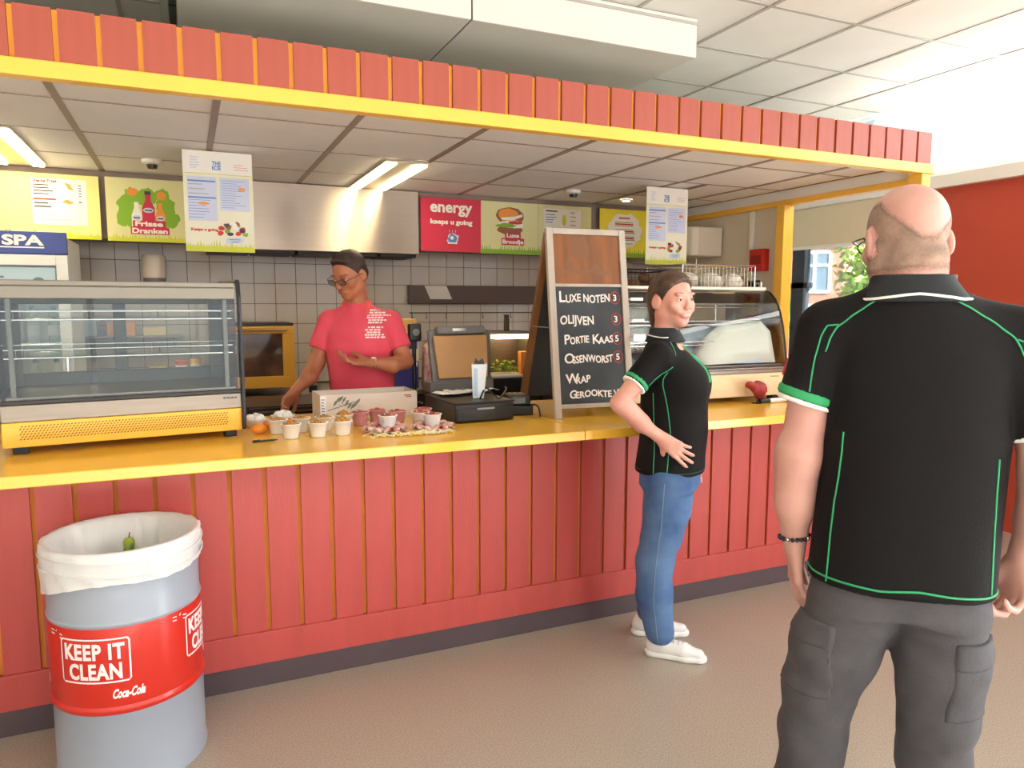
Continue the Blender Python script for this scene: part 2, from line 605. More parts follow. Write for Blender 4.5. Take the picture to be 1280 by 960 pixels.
leaf_tree('tree', 'green leafy tree seen through the side window, nearest the yellow post', 8.2, 8.9, 0, 1.9, 0.62, 3600, LEAF, 3)
leaf_tree('tree', 'yellow green tree seen through the side window, close to the bald head', 9.5, 7.75, 0, 2.3, 0.62, 3600, LEAF2, 5)
# ================================================================== THE STALL
P = 0.1345
KX0, KX1 = -0.517 - 12 * P, 4.19     # stall from left end to right end
CY0 = 3.08                            # front of counter planks
cnt = thing('counter', 'long red plank counter front with yellow grooves below the yellow worktop', 'counter', (0, 0, 0))
mb = MB()
mb.box(0.009, P - 0.009, 0, 0.018, 0.237, 0.985)
pk = mb.mesh('plank', RED)
x = -0.544 - 12 * P
while x < KX1 - 0.06:
    if x + P > KX1:
        mb = MB(); mb.box(0.009, KX1 - x - 0.003, 0, 0.018, 0.237, 0.985)
        share('plank', mb.mesh('plank', RED), cnt, (x, CY0, 0))
    else:
        share('plank', pk, cnt, (x, CY0 + random.uniform(-0.0006, 0.0006), 0))
    x += P
mb = MB(); mb.box(KX0, KX1 - 0.016, CY0 + 0.0165, CY0 + 0.035, 0.1, 0.985); mb.build('groove_backing', GROOVE, cnt)
mb = MB(); mb.box(KX0, KX1, CY0 - 0.012, CY0 + 0.01, 0.10, 0.237); mb.build('base_board', RED, cnt, bevel=0.003)
PLI = mat('dark purple grey plinth', (84, 70, 76), 0.45, var=0.1)
mb = MB(); mb.box(KX0, KX1, CY0 - 0.004, CY0 + 0.03, 0.0, 0.10); mb.build('plinth', PLI, cnt)
# right end panel of the counter, planks along y
mb = MB(); mb.box(0, 0.016, 0.0045, P - 0.0045, 0.237, 0.985)
ps = mb.mesh('plank', RED)
for k in range(20):
    share('plank', ps, cnt, (KX1 - 0.016, CY0 + 0.016 + k * P, 0))
mb = MB(); mb.box(KX1 - 0.03, KX1 - 0.0095, CY0 + 0.03, 5.78, 0.0, 0.985); mb.build('side_backing', GROOVE, cnt)
mb = MB(); mb.box(KX0, KX1 - 0.03, 3.84, 3.86, 0.0, 0.985); mb.build('back_panel', DARK, cnt)

wt = thing('worktop', 'glossy yellow worktop running along the whole red counter', 'worktop', (0, 0, 0))
mb = MB(); mb.box(KX0, 1.62, 2.82, 3.86, 0.987, 1.03); mb.build('top_slab', YEL_TOP, wt, bevel=0.004)
mb = MB(); mb.box(1.622, KX1 + 0.02, 2.82, 3.86, 0.987, 1.03); mb.build('top_slab', YEL_TOP, wt, bevel=0.004)
mb = MB(); mb.box(3.62, KX1 + 0.02, 3.862, 5.84, 0.987, 1.03); mb.build('top_slab', YEL_TOP, wt, bevel=0.004)

can = thing('stall_canopy', 'red plank fascia with yellow edge beam above the food stall', 'canopy', (0, 0, 0))
mb = MB(); mb.box(0.0095, P - 0.0095, 0, 0.018, 2.449, 2.635); pf = mb.mesh('fascia_plank', RED_F)
for k in range(-12, 35):
    share('fascia_plank', pf, can, (-0.517 + k * P, 3.12 + random.uniform(-0.0006, 0.0006), random.uniform(-0.001, 0.001)))
mb = MB(); mb.box(KX0, KX1 - 0.014, 3.1365, 3.15, 2.44, 2.6335); mb.build('fascia_backing', GROOVE_F, can)
mb = MB(); mb.box(0, 0.014, 0.0055, P - 0.0055, 2.449, 2.635); pf2 = mb.mesh('fascia_plank', RED_F)
for k in range(20):
    share('fascia_plank', pf2, can, (KX1 - 0.014, 3.135 + k * P, 0))
mb = MB(); mb.box(KX1 - 0.035, KX1 - 0.009, 3.15, 5.82, 2.44, 2.632); mb.build('fascia_backing', GROOVE, can)
mb = MB(); mb.box(KX0, KX1 + 0.008, 3.105, 3.165, 2.39, 2.449); mb.build('edge_beam', YEL, can, bevel=0.004)
mb = MB(); mb.box(KX1 - 0.06, KX1 + 0.006, 3.215, 5.83, 2.338, 2.378); mb.build('side_beam', YEL, can, bevel=0.004)
mb = MB(); mb.box(KX1 - 0.055, KX1 + 0.002, 3.215, 5.83, 2.379, 2.448); mb.build('side_valance', KCEIL, can)
mb = MB(); mb.box(KX0, KX1 - 0.036, 3.15, 5.84, 2.478, 2.498); mb.build('light_block_deck', mat('pale bounce plywood', (206, 198, 182), .7), can)  # unseen deck added to block light, kept pale to bounce it

def post(name, label, x0, x1, y0, y1, z1):
    t = thing(name, label, 'post', (x0, y0, 1.03))
    mb = MB(); mb.box(0, x1 - x0, 0, y1 - y0, 0, z1 - 1.03); mb.build('shaft', YEL, t, bevel=0.004)
    mb = MB(); mb.box(-0.012, x1 - x0 + 0.012, -0.012, y1 - y0 + 0.012, 0, 0.02); mb.build('foot_plate', YEL, t)
post('post', 'yellow post at the front right corner of the stall, behind the bald head', 4.10, 4.175, 3.11, 3.21, 2.39)
post('post', 'yellow post beside the side window at the back of the stall opening', 4.07, 4.165, 4.19, 4.27, 2.335)

# stall ceiling
kc = structure('ceiling', (0, 0, 0))
kc.name = 'ceiling_stall'
KXL = [KX0] + [-0.455 + 0.61 * k for k in range(-2, 8)] + [KX1 - 0.062]
KYL = [3.166, 3.647, 4.292, 4.937, 5.5, 5.84]
for i in range(len(KXL) - 1):
    for j in range(len(KYL) - 1):
        w, d = KXL[i + 1] - KXL[i], KYL[j + 1] - KYL[j]
        if j == 4 and KXL[i] < 3.7:
            continue
        t = MB(); t.box(0.012, w - 0.012, 0.006, d - 0.006, 0, 0.012)
        share('ceiling_tile', t.mesh('ceiling_tile', KCEIL), kc, (KXL[i], KYL[j], 2.45 + random.uniform(0, 0.002)))
mb = MB(); mb.box(-0.016, 0.016, 3.166, 5.84, 0, 0.012); r1 = mb.mesh('ceiling_rail', KBAR)
for x in KXL[1:-1]:
    share('ceiling_rail', r1, kc, (x, 0, 2.447))
mb = MB(); mb.box(KX0, KX1 - 0.062, -0.007, 0.007, 0, 0.01); r2 = mb.mesh('ceiling_rail', KBAR)
for y in KYL[1:-1]:
    share('ceiling_rail', r2, kc, (0, y, 2.4485))
mb = MB(); mb.box(KX0, KX1 - 0.036, 3.15, 5.84, 2.465, 2.477); mb.build('slab', KCEIL, kc)

# kitchen walls of the stall
BULK = mat('grey brown bulkhead', (150, 134, 124), 0.7, var=0.05)
kb = structure('wall_stall_back')
mb = MB(); mb.box(KX0, KX1, 5.862, 5.95, 0, 2.45); mb.build('backing', GROUT, kb)
mb = MB(); mb.box(KX0, 3.78, 5.5, 5.86, 2.02, 2.447); mb.build('bulkhead', BULK, kb)
TS = 0.153
t = MB(); t.box(0.0022, TS - 0.0022, 0, 0.008, 0.0022, TS - 0.0022)
tme = t.mesh('tile', TILE)
for i in range(-8, 28):
    for j in range(7):
        zz = 0.985 + j * TS
        if i * TS + 0.017 > 4.0:
            continue
        share('tile', tme, kb, (0.017 + i * TS, 5.854 + random.uniform(-0.0008, 0.0008), zz), rot=(random.uniform(-.004, .004), 0, random.uniform(-.004, .004)))
mb = MB(); mb.box(3.78, KX1, 5.845, 5.862, 2.07, 2.45); mb.build('panel', OFF, kb)
ks = structure('wall_stall_side')
SIDEW = mat('cream side wall', (216, 206, 190), 0.7)
mb = MB(); mb.box(KX1 - 0.03, KX1 - 0.002, 4.29, 5.86, 1.032, 2.333); mb.build('panel', SIDEW, ks)
pp = thing('wall_pipe', 'white vertical pipe cover on the cream side wall above the red box', 'pipe', (KX1 - 0.05, 4.60, 2.0))
mb = MB(); mb.box(-0.014, 0.018, -0.02, 0.02, -0.9, 0.33); mb.build('cover', WHITE, pp, bevel=0.005)

# back counter and kitchen units
bc = thing('back_counter', 'dark steel back counter with drawers along the tiled wall', 'counter', (0, 0, 0))
BCM = mat('dark steel', (92, 84, 80), 0.35, 0.8)
mb = MB(); mb.box(-0.55, 4.1, 5.12, 5.85, 0.94, 0.975); mb.build('top', STEEL, bc, bevel=0.003)
x = -0.55
while x < 3.9:
    u = MB(); u.box(x + 0.004, x + 0.766, 5.16, 5.84, 0.1, 0.938); u.build('body', BCM, bc, bevel=0.003)
    for z0, z1 in ((0.12, 0.36), (0.38, 0.62), (0.64, 0.92)):
        d = MB(); d.box(x + 0.02, x + 0.75, 5.14, 5.158, z0, z1); do = d.build('drawer', BCM, bc, bevel=0.003)
        h = MB(); h.tube([(x + 0.2, 5.14, z1 - 0.05), (x + 0.2, 5.115, z1 - 0.05), (x + 0.57, 5.115, z1 - 0.05), (x + 0.57, 5.14, z1 - 0.05)], 0.006, 6); h.build('handle', CHROME, do)
    x += 0.77
mb = MB(); mb.box(-0.55, 4.06, 5.2, 5.84, 0.0, 0.099); mb.build('plinth', BLACK, bc)

# ------------------------------------------------------------------ printed menu boards
PR = [mat('print white', (244, 242, 236), .5), mat('print blue', (90, 130, 196), .5), mat('print magenta', (200, 40, 78), .5),
      mat('print green', (130, 178, 40), .5), mat('print brown', (150, 92, 54), .5), mat('print dark', (60, 56, 70), .5),
      mat('print orange', (236, 150, 60), .5), mat('print lime', (206, 212, 52), .5), mat('print lilac', (206, 214, 240), .5),
      mat('print red', (206, 50, 44), .5), mat('print pale', (224, 222, 176), .5), mat('print grey', (170, 168, 170), .5)]
WH, BLU, MAG, GRN, BRN, DRK, ORG, LIM, LIL, RDD, PAL, GRY = range(12)

def grass(mb, w, h, ci=LIM, n=26, q=0.0008):
    mb.m(ci).rect(0.001, w - 0.001, 0.001, h * 0.55, q)
    for k in range(n):
        x = w * k / n
        a = h * random.uniform(0.7, 1.3)
        mb.poly([(x, 0.001), (min(w, x + w / n * 1.2), 0.001), (x + w / n * random.uniform(.3, .9), a)], q)

def board(name, label, x, y, z, w, h, bg, draw, th=0.008, group=None, cat='sign'):
    t = thing(name, label, cat, (x, y, z), 0, group)
    mb = MB(); mb.box(0, w, 0, th, 0, h); mb.build('panel', bg, t)
    pm = MB(); draw(pm, w, h)
    pm.build('print', PR, t, recalc=False)
    return t

def lines(mb, x0, x1, z0, z1, n, ci, hh=0.3, ragged=0.5, q=0.0022):
    s = (z1 - z0) / n
    for k in range(n):
        z = z1 - s * (k + 0.5)
        mb.m(ci).rect(x0, x0 + (x1 - x0) * (1 - ragged * random.random()), z - s * hh / 2, z + s * hh / 2, q)

def d_menu(mb, w, h):
    mb.m(WH).rect(w - 0.37, w - 0.07, 0.085, h - 0.03, 0.0008)
    grass(mb, w, 0.045)
    x = w - 0.36
    mb.m(RDD); letter(mb, 'Verse Friet', x, h - 0.055, 0.028, fit=0.13, bold=0.001)
    lines(mb, x, x + 0.12, h - 0.135, h - 0.062, 4, DRK, .4)
    mb.m(RDD).rect(x, x + 0.12, h - 0.163, h - 0.153, .0022)
    lines(mb, x, x + 0.10, h - 0.215, h - 0.172, 2, DRK, .4)
    lines(mb, x + 0.01, x + 0.22, h - 0.30, h - 0.235, 2, GRY, .12)
    mb.m(ORG).poly([(x + .17, h - .05), (x + .20, h - .06), (x + .22, h - .10), (x + .19, h - .09)], .0022)
    mb.m(ORG).poly([(x + .15, h - .17), (x + .18, h - .155), (x + .22, h - .175), (x + .19, h - .185)], .0022)
    for k in range(5):
        mb.m(BLU).rect(x + .245, x + .262, h - .07 - k * .016, h - .063 - k * .016, .0022)
    mb.m(BLU).rect(x + .245, x + .262, h - .175, h - .165, .0022)
    mb.m(DRK).rect(w / 2 - .012, w / 2 + .012, .02, .045, .0022)
    mb.m(WH).rect(w / 2 - .008, w / 2 + .008, .024, .041, .0028)
board('menu_board', 'pale yellow menu board with a white price block, far left above the fridge', -1.49, 5.45, 2.006, 1.01, 0.40, mat('board pale yellow', (238, 226, 150), .5), d_menu)

def d_drinks(mb, w, h):
    grass(mb, w, 0.045)
    for a, b, c in ((.12, .24, .055), (.35, .24, .055), (.10, .15, .05), (.38, .15, .05), (.24, .29, .06), (.15, .30, .045), (.33, .30, .045), (.13, .19, .05), (.36, .2, .05), (.17, .12, .05), (.31, .12, .05)):
        mb.m(GRN).disc(a, b, c, c * 1.05, 0.0012, 18, 0.16)
    mb.m(ORG).disc(.155, .32, .03, .026, .0016, 14); mb.m(ORG).disc(.325, .30, .028, .03, .0016, 14)
    for bx, bw, bh, c in ((.175, .06, .20, WH), (.315, .06, .20, ORG), (.245, .075, .25, MAG)):
        mb.m(c).poly([(bx - bw / 2, .09), (bx + bw / 2, .09), (bx + bw / 2, bh - .03), (bx + bw * .22, bh + .02), (bx + bw * .22, bh + .07), (bx - bw * .22, bh + .07), (bx - bw * .22, bh + .02), (bx - bw / 2, bh - .03)], .0018)
        mb.m(DRK if c == MAG else GRN).rect(bx - bw * .25, bx + bw * .25, bh + .055, bh + .078, .0022)
        mb.m(LIL).disc(bx, bh - .045, bw * .42, .016, .0022)
        mb.m(DRK).rect(bx - bw * .3, bx + bw * .3, bh - .05, bh - .042, .0025)
    mb.m(MAG).rect(.15, .345, .095, .137, .0026); mb.rect(.135, .365, .048, .095, .0026)
    mb.m(WH); letter(mb, 'Frisse', .163, .102, .045, q=.0038, fit=.165, bold=.0018)
    letter(mb, 'Dranken', .143, .056, .045, q=.0038, fit=.212, bold=.0018)
board('drinks_board', 'green and cream board reading Frisse Dranken beside the hanging sheet', -0.445, 5.45, 2.003, 0.50, 0.407, mat('board cream green', (222, 220, 168), .5), d_drinks)

def d_energy(mb, w, h):
    mb.m(WH); letter(mb, 'energy', .075, h - .105, .12, fit=.345, bold=.0035)
    letter(mb, 'keeps u going', .075, h - .195, .05, fit=.345, bold=.002)
    mb.m(LIL).disc(.255, .10, .05, .045, .0016, 14, .25); mb.m(BLU).disc(.255, .10, .035, .032, .002, 12, .2)
    mb.m(WH).rect(.215, .295, .06, .068, .0024); mb.disc(.25, .105, .014, .014, .0024)
    for a in (-.025, 0, .025):
        mb.m(LIL).rect(.253 + a, .257 + a, .145, .168, .0016)
board('energy_board', 'magenta board reading energy keeps u going, right of the steel hood', 1.665, 5.45, 2.004, 0.492, 0.405, mat('board magenta', (204, 40, 74), .5), d_energy)

def d_burger(mb, w, h):
    grass(mb, w, 0.06, GRN)
    mb.m(BRN).disc(.25, .30, .12, .07, .0012, 20, .06); mb.m(ORG).disc(.24, .31, .09, .05, .0015, 20, .06)
    mb.m(WH).disc(.27, .235, .11, .03, .0018, 18, .15); mb.m(GRN).disc(.22, .225, .09, .018, .002, 18, .2)
    mb.m(RDD).disc(.30, .25, .07, .014, .0022, 14, .1); mb.m(BRN).disc(.25, .19, .11, .04, .0012, 20, .06)
    mb.m(WH).poly([(.17, .285), (.30, .30), (.36, .32), (.36, .30), (.28, .27), (.18, .265)], .0024)
    mb.m(MAG).rect(.205, .345, .125, .165, .0026); mb.rect(.175, .375, .07, .125, .0026)
    mb.m(WH); letter(mb, 'Luxe', .22, .132, .045, q=.0038, fit=.11, bold=.0016)
    letter(mb, 'Broodje', .183, .082, .045, q=.0038, fit=.185, bold=.0016)
board('burger_board', 'cream board with a filled bun above the left edge of the chalkboard', 2.159, 5.45, 2.0, 0.50, 0.41, mat('board cream green', (222, 220, 168), .5), d_burger)

def d_price(mb, w, h):
    grass(mb, w, 0.06, GRN)
    mb.m(WH).rect(.05, w - .1, .09, h - .03, .0012)
    lines(mb, .07, .2, h - .06, h - .04, 1, DRK, .5, .2); lines(mb, .07, .17, h - .15, h - .07, 4, BLU, .3); lines(mb, .07, .17, .1, h - .18, 5, RDD, .2)
    mb.m(LIM).disc(.24, h - .12, .02, .045, .002); lines(mb, .3, .36, .1, h - .04, 8, GRY, .3)
board('price_board', 'cream board with white price list behind the top of the chalkboard', 2.661, 5.45, 2.0, 0.50, 0.41, mat('board cream green', (222, 220, 168), .5), d_price)

def d_splash(mb, w, h):
    grass(mb, w, 0.06, GRN)
    mb.m(WH).disc(.25, .22, .17, .15, .0012, 30, .08)
    mb.m(RDD).rect(.19, .30, .325, .337, .0022)
    lines(mb, .15, .36, .10, .31, 7, DRK, .14, .15)
    lines(mb, .15, .36, .13, .31, 3, RDD, .2, .15)
board('splash_board', 'yellow board with a white splash of text right of the chalkboard top', 3.245, 5.45, 2.004, 0.50, 0.405, mat('board yellow', (236, 220, 60), .5), d_splash)

# ------------------------------------------------------------------ hanging menu sheets
def d_sheet(mb, w, h):
    grass(mb, w, 0.055)
    mb.m(LIM).rect(.01, w - .01, h - .125, h - .122, .0012)
    mb.m(WH).rect(.001, w - .001, h - .12, h - .001, .001)
    mb.m(BLU); letter(mb, 'THE', w / 2 - .03, h - .075, .03, fit=.045, bold=.001); letter(mb, 'ICE', w / 2 - .03, h - .10, .03, fit=.045, bold=.001)
    lines(mb, .035, .09, h - .10, h - .03, 5, LIL, .4); lines(mb, w - .10, w - .02, h - .10, h - .06, 3, RDD, .15)
    mb.m(LIL).rect(.02, .17, .17, h - .14, .0014); mb.rect(.185, w - .02, .23, h - .14, .0014)
    for z in (h - .16, h - .25):
        mb.m(BLU).rect(.022, .165, z - .008, z, .0018)
    lines(mb, .025, .14, .18, h - .26, 7, BLU, .16); lines(mb, .025, .14, h - .245, h - .17, 3, GRY, .2)
    lines(mb, .195, w - .04, .24, h - .15, 12, BLU, .16)
    mb.m(ORG).disc(.10, h - .285, .03, .008, .0022, 12); mb.disc(w - .06, h - .20, .02, .01, .0022, 12)
    mb.m(RDD); letter(mb, 'Keeps u going', .03, .115, .02, fit=.14, bold=.0008)
    for k in range(16):
        mb.m([RDD, BRN, DRK, GRN, WH][k % 5]).disc(.25 + .07 * cos(k * 1.9) * random.random() ** .5, .13 + .03 * sin(k * 2.3), .016, .012, .002 + k * .0001, 9, .2)
    mb.m(LIL).poly([(.21, .045), (.30, .055), (.30, .085), (.21, .075)], .0036)
    mb.m(BLU).rect(.225, .285, .068, .072, .0042).rect(.235, .28, .056, .060, .0042)
SHM = mat('menu sheet', (238, 236, 214), .45)
for nm, lb, x in (('menu_sheet', 'white menu sheet hanging from the stall ceiling above the glass case', 0.014),
                  ('menu_sheet', 'white menu sheet hanging from the stall ceiling above the smiling woman', 3.05)):
    t = board(nm, lb, x, 4.475, 1.888, 0.362, 0.55, SHM, d_sheet, th=0.003, cat='menu')
    mb = MB()
    for q in (0.02, 0.342):
        mb.tube([(q, 0.0015, 0.55), (q, 0.0015, 0.562)], 0.0015, 5)
    mb.build('hanging_cord', WPLAS, t)

# ------------------------------------------------------------------ hood, lights, detectors
hd = thing('extractor_hood', 'wide brushed steel extractor hood over the tiled wall', 'hood', (0.12, 5.44, 1.975))
m_hood = mat('hood steel', (186, 172, 158), 0.34, 1.0, var=0.05, vscale=3, stretch=(0.6, 1, 25))
m_hood.node_tree.nodes['Principled BSDF'].inputs['Anisotropic'].default_value = 0.9
m_hood.node_tree.nodes['Principled BSDF'].inputs['Anisotropic Rotation'].default_value = 0.25
mb = MB(); mb.box(0, 1.525, 0, 0.012, 0.0, 0.468); mb.build('front_panel', m_hood, hd, bevel=0.003)
mb = MB(); mb.box(0, 1.525, 0.012, 0.055, 0.0, 0.468); mb.box(0.003, 1.522, 0.012, 0.41, 0.004, 0.04); mb.build('casing', DARK, hd)
mb = MB()
for k in range(5):
    mb.box(0.03 + k * .3, 0.31 + k * .3, 0.03, 0.38, -0.025, 0.003)
mb.build('grease_filter', mat('dark filter metal', (50, 44, 42), .5, .6), hd, bevel=0.004)  # filter panels in one even dark tone
LAMP = mat('lit lamp diffuser', (255, 244, 214), .5, emit=((255, 234, 184), 30.0))
REFL = mat('lamp reflector', (206, 196, 170), .35, .6)
def tubelight(label, x, y):
    t = thing('ceiling_light', label, 'light', (x, y, 2.449), 0, 'tube lights in the stall ceiling')
    mb = MB(); mb.box(-0.14, 0.14, 0, 1.06, -0.012, 0); mb.build('housing', REFL, t, bevel=0.002)
    for s in (-0.095, 0.095):
        mb = MB(); mb.box(s - 0.03, s + 0.03, 0.01, 1.05, -0.022, -0.0122); mb.build('tube_diffuser', LAMP, t, bevel=0.003)
    return t
tubelight('lit twin tube light in front of the steel hood', 1.255, 4.35)
tubelight('lit twin tube light at the far left of the stall ceiling', -0.88, 4.3)
def detector(label, x, y):
    t = thing('smoke_detector', label, 'detector', (x, y, 2.449))
    mb = MB(); mb.lathe([(0.0, -0.028), (0.04, -0.028), (0.055, -0.02), (0.058, 0)], n=20); mb.build('body', WPLAS, t, smooth=True)
    mb = MB(); mb.lathe([(0.0, -0.05), (0.026, -0.05), (0.032, -0.028)], n=16); mb.build('sensor', BLACK, t, smooth=True)
detector('round white smoke detector over the green drinks board', -0.15, 4.95)
detector('round white smoke detector over the chalkboard', 2.70, 4.93)
sp = thing('ceiling_spotlight', 'small lit spotlight in the ceiling beside the right menu sheet', 'light', (3.33, 5.18, 2.449))
mb = MB(); mb.lathe([(0.03, -0.012), (0.045, -0.01), (0.048, 0)], n=18, caps=False); mb.build('ring', WPLAS, sp, smooth=True)
mb = MB(); mb.lathe([(0.0, -0.014), (0.029, -0.012), (0.03, -0.002)], n=18); mb.build('bulb', mat('lit bulb', (255, 240, 200), .5, emit=((255, 230, 180), 30)), sp)
vt = thing('ceiling_tile_gap', 'narrow dark strip for the gap of a displaced tile in the ceiling right of the right menu sheet', 'tile gap', (3.42, 4.32, 2.449))
mb = MB(); mb.box(-0.02, 0.02, -0.03, 0.30, -0.006, 0); mb.build('frame', KBAR, vt)
mb = MB(); mb.box(-0.012, 0.012, -0.02, 0.29, -0.008, -0.0062); mb.build('slot', BLACK, vt)  # dark strip put in for the open gap at a displaced tile

# dark rail and utensil rod on the tiles
rl = thing('wall_rail', 'wide dark steel rail fixed on the tiles behind the till', 'rail', (1.665, 5.80, 1.60))
mb = MB(); mb.box(0, 1.25, 0, 0.05, 0, 0.15); mb.build('bar', mat('dark brown steel', (72, 56, 50), .35, .5), rl, bevel=0.003)
cd = tag(MB().box(0, 0.19, -0.002, 0, -0.055, 0.055, M=Matrix.Shear('XY', 4, (0, 0))).build('note_card', mat('grey card', (196, 188, 186), .4)), 'grey note card stuck on the dark wall rail', 'card')
cd.location = (1.82, 5.798, 1.692); cd.rotation_euler = (0, 0, 0)
me = cd.data
for v in me.vertices:
    v.co.x -= v.co.z * 0.45
rd = thing('utensil_rod', 'thin steel rod with small hooks below the dark wall rail', 'rod', (1.665, 5.79, 1.525))
mb = MB(); mb.tube([(0, 0, 0), (1.2, 0, 0)], 0.004, 6); mb.build('rod', DARK, rd)
for x in (0.02, 0.14, 0.31, 0.64, 0.9, 1.1):
    mb = MB(); mb.tube([(x, 0, 0.005), (x, -0.006, -0.02), (x, -0.012, -0.05), (x, -0.02, -0.035)], 0.0022, 5); mb.build('hook', DARK, rd)
for x in (0.02, 1.18):
    mb = MB(); mb.tube([(x, 0, 0), (x, 0.06, 0)], 0.005, 6); mb.build('bracket', DARK, rd)
dsp = thing('paper_dispenser', 'white cylindrical paper dispenser with grey base on the tiled wall', 'dispenser', (-0.195, 5.74, 1.745))
mb = MB(); mb.lathe([(0.074, 0.03), (0.078, 0.05), (0.078, 0.17), (0.07, 0.19), (0, 0.195)], n=24); mb.build('drum', mat('ivory plastic', (214, 204, 192), .2), dsp, smooth=True)
mb = MB(); mb.lathe([(0, 0), (0.07, 0), (0.074, 0.03)], n=24); mb.build('base', mat('slate plastic', (110, 106, 116), .4), dsp, smooth=True)
mb = MB(); mb.box(-0.04, 0.04, 0.06, 0.112, 0.05, 0.17); mb.build('wall_bracket', WPLAS, dsp)

# red call box and heater unit on the side wall
rb = thing('red_wall_box', 'small red safety box on the cream side wall beside the yellow post', 'box', (KX1 - 0.03, 4.42, 1.86))
mb = MB(); mb.box(-0.06, 0, 0, 0.16, 0, 0.17); mb.build('body', mat('signal red', (200, 36, 30), .4), rb, bevel=0.006)
mb = MB(); mb.box(-0.064, -0.06, 0.03, 0.13, 0.05, 0.12); mb.build('cover', mat('deep red', (150, 26, 24), .3), rb)
ex = thing('fire_extinguisher', 'red extinguisher hanging below the red safety box', 'extinguisher', (KX1 - 0.12, 4.50, 1.40))
mb = MB(); mb.lathe([(0, 0), (0.06, 0.0), (0.065, 0.02), (0.065, 0.27), (0.05, 0.31), (0.02, 0.33), (0, 0.33)], n=20); mb.build('cylinder', mat('signal red', (200, 36, 30), .4), ex, smooth=True)
mb = MB(); mb.box(-0.02, 0.02, -0.02, 0.02, 0.33, 0.37); mb.box(-0.015, 0.015, -0.07, 0.03, 0.37, 0.385); mb.build('valve', BLACK, ex)
mb = MB(); mb.lathe([(0.0655, 0.12), (0.0665, 0.12), (0.0665, 0.22), (0.0655, 0.22)], n=20, caps=False); mb.build('label_band', mat('label yellow', (240, 190, 70), .5), ex)
mb = MB(); mb.tube([(0, -0.06, 0.35), (-0.03, -0.09, 0.3), (-0.03, -0.09, 0.15)], 0.008, 6); mb.build('hose', BLACK, ex)
mb = MB(); mb.box(0.055, 0.09, -0.02, 0.02, 0.1, 0.3); mb.build('wall_bracket', BLACK, ex)
ht = thing('water_heater', 'white rounded water heater high on the cream side wall', 'heater', (3.98, 5.18, 2.0))
mb = MB()
prof = []
for k in range(9):
    a = -pi / 2 + (pi / 2) * k / 8
    prof.append((-0.10 + 0.10 - 0.10 * cos(a) * 0 + 0, 0))
pts = [(0.17, -0.2), (0.17, 0.28), (-0.12, 0.28)] + [(-0.12 + 0.06 * (1 - sin(pi / 2 * k / 6)) - 0.06, 0.28 - 0.10 * (k / 6)) for k in range(1, 7)]
pts = [(0.17, -0.22), (0.17, 0.30), (-0.08, 0.30), (-0.13, 0.27), (-0.15, 0.20), (-0.15, -0.12), (-0.13, -0.19), (-0.08, -0.22)]
mb.prism(pts, 0, 0.24, axis='z'); mb.build('casing', mat('ivory casing', (226, 216, 204), .3), ht, bevel=0.012, segs=3)
mb = MB(); mb.box(-0.155, -0.15, 0.0, 0.06, 0.03, 0.06); mb.build('badge', GRY and mat('grey plate', (196, 190, 180), 0.4), ht)
mb = MB(); mb.tube([(0.08, 0.0, 0), (0.08, 0.0, -0.16), (0.155, 0.0, -0.16)], 0.01, 7); mb.build('pipe', CHROME, ht)
cb = thing('wall_cupboard', 'grey white wall cupboard in the back right corner of the stall', 'cupboard', (3.80, 5.5, 1.98))
mb = MB(); mb.box(0, 0.34, 0, 0.34, 0, 0.26); mb.build('body', mat('grey white laminate', (190, 180, 170), .5), cb, bevel=0.003)
mb = MB(); mb.box(-0.012, -0.001, 0.005, 0.335, 0.005, 0.255); mb.build('door', mat('grey white laminate', (190, 180, 170), .5), cb, bevel=0.002)
# ================================================================== THINGS ON AND AROUND THE COUNTER
ZT = 1.0305
STN = mat('satin stainless', (142, 133, 123), 0.36, 0.85, var=0.1, vscale=3, stretch=(1, 1, 20))
GREYM = mat('grey anodised frame', (112, 114, 112), 0.4, 0.5)

# ---- glass display case on the left
def display_case(name, label, loc, rz, w, dep, lower, shelf_n, curved):
    zl = 0.165 if curved else 0.125
    t = thing(name, label, 'display case', loc, rz)
    yb = dep
    h = 0.655
    mb = MB()
    for x in (0.03, w - 0.07):
        for y in (0.03, yb - 0.07):
            mb = MB(); mb.box(x, x + 0.05, y, y + 0.05, 0, 0.032); mb.build('foot', BLACK, t, bevel=0.004)
    mb = MB(); mb.box(0.0, w, 0.0, yb, 0.03, zl); mb.build('lower_housing', lower, t, bevel=0.004)
    mb = MB(); mb.box(0.001, w - 0.001, -0.001, yb, zl + 0.001, 0.19); mb.build('steel_band', STN, t, bevel=0.003)
    mb = MB(); mb.box(-0.002, w + 0.002, -0.006, yb, 0.191, 0.206); mb.build('seal_trim', BLACK, t, bevel=0.002)
    mb = MB(); mb.box(0.02, w - 0.02, 0.02, yb - 0.02, 0.207, 0.215); mb.build('display_floor', STN, t)
    # rear frame with sliding doors
    fr = MB()
    fr.box(0.0, w, yb - 0.03, yb, 0.207, 0.27); fr.box(0.0, w, yb - 0.03, yb, h - 0.09, h - 0.02)
    for x in (0.0, w / 2 - 0.025, w - 0.05):
        fr.box(x, x + 0.05, yb - 0.03, yb, 0.27, h - 0.09)
    fr.build('rear_frame', GREYM, t, bevel=0.003)
    for k in range(2):
        g = MB(); g.box(0.05 + k * (w / 2 - 0.025), 0.02 + w / 2 - 0.045 + k * (w / 2 - 0.025), yb - 0.018, yb - 0.014, 0.27, h - 0.09)
        g.build('sliding_pane', GLASS, t)
    return t, yb, h

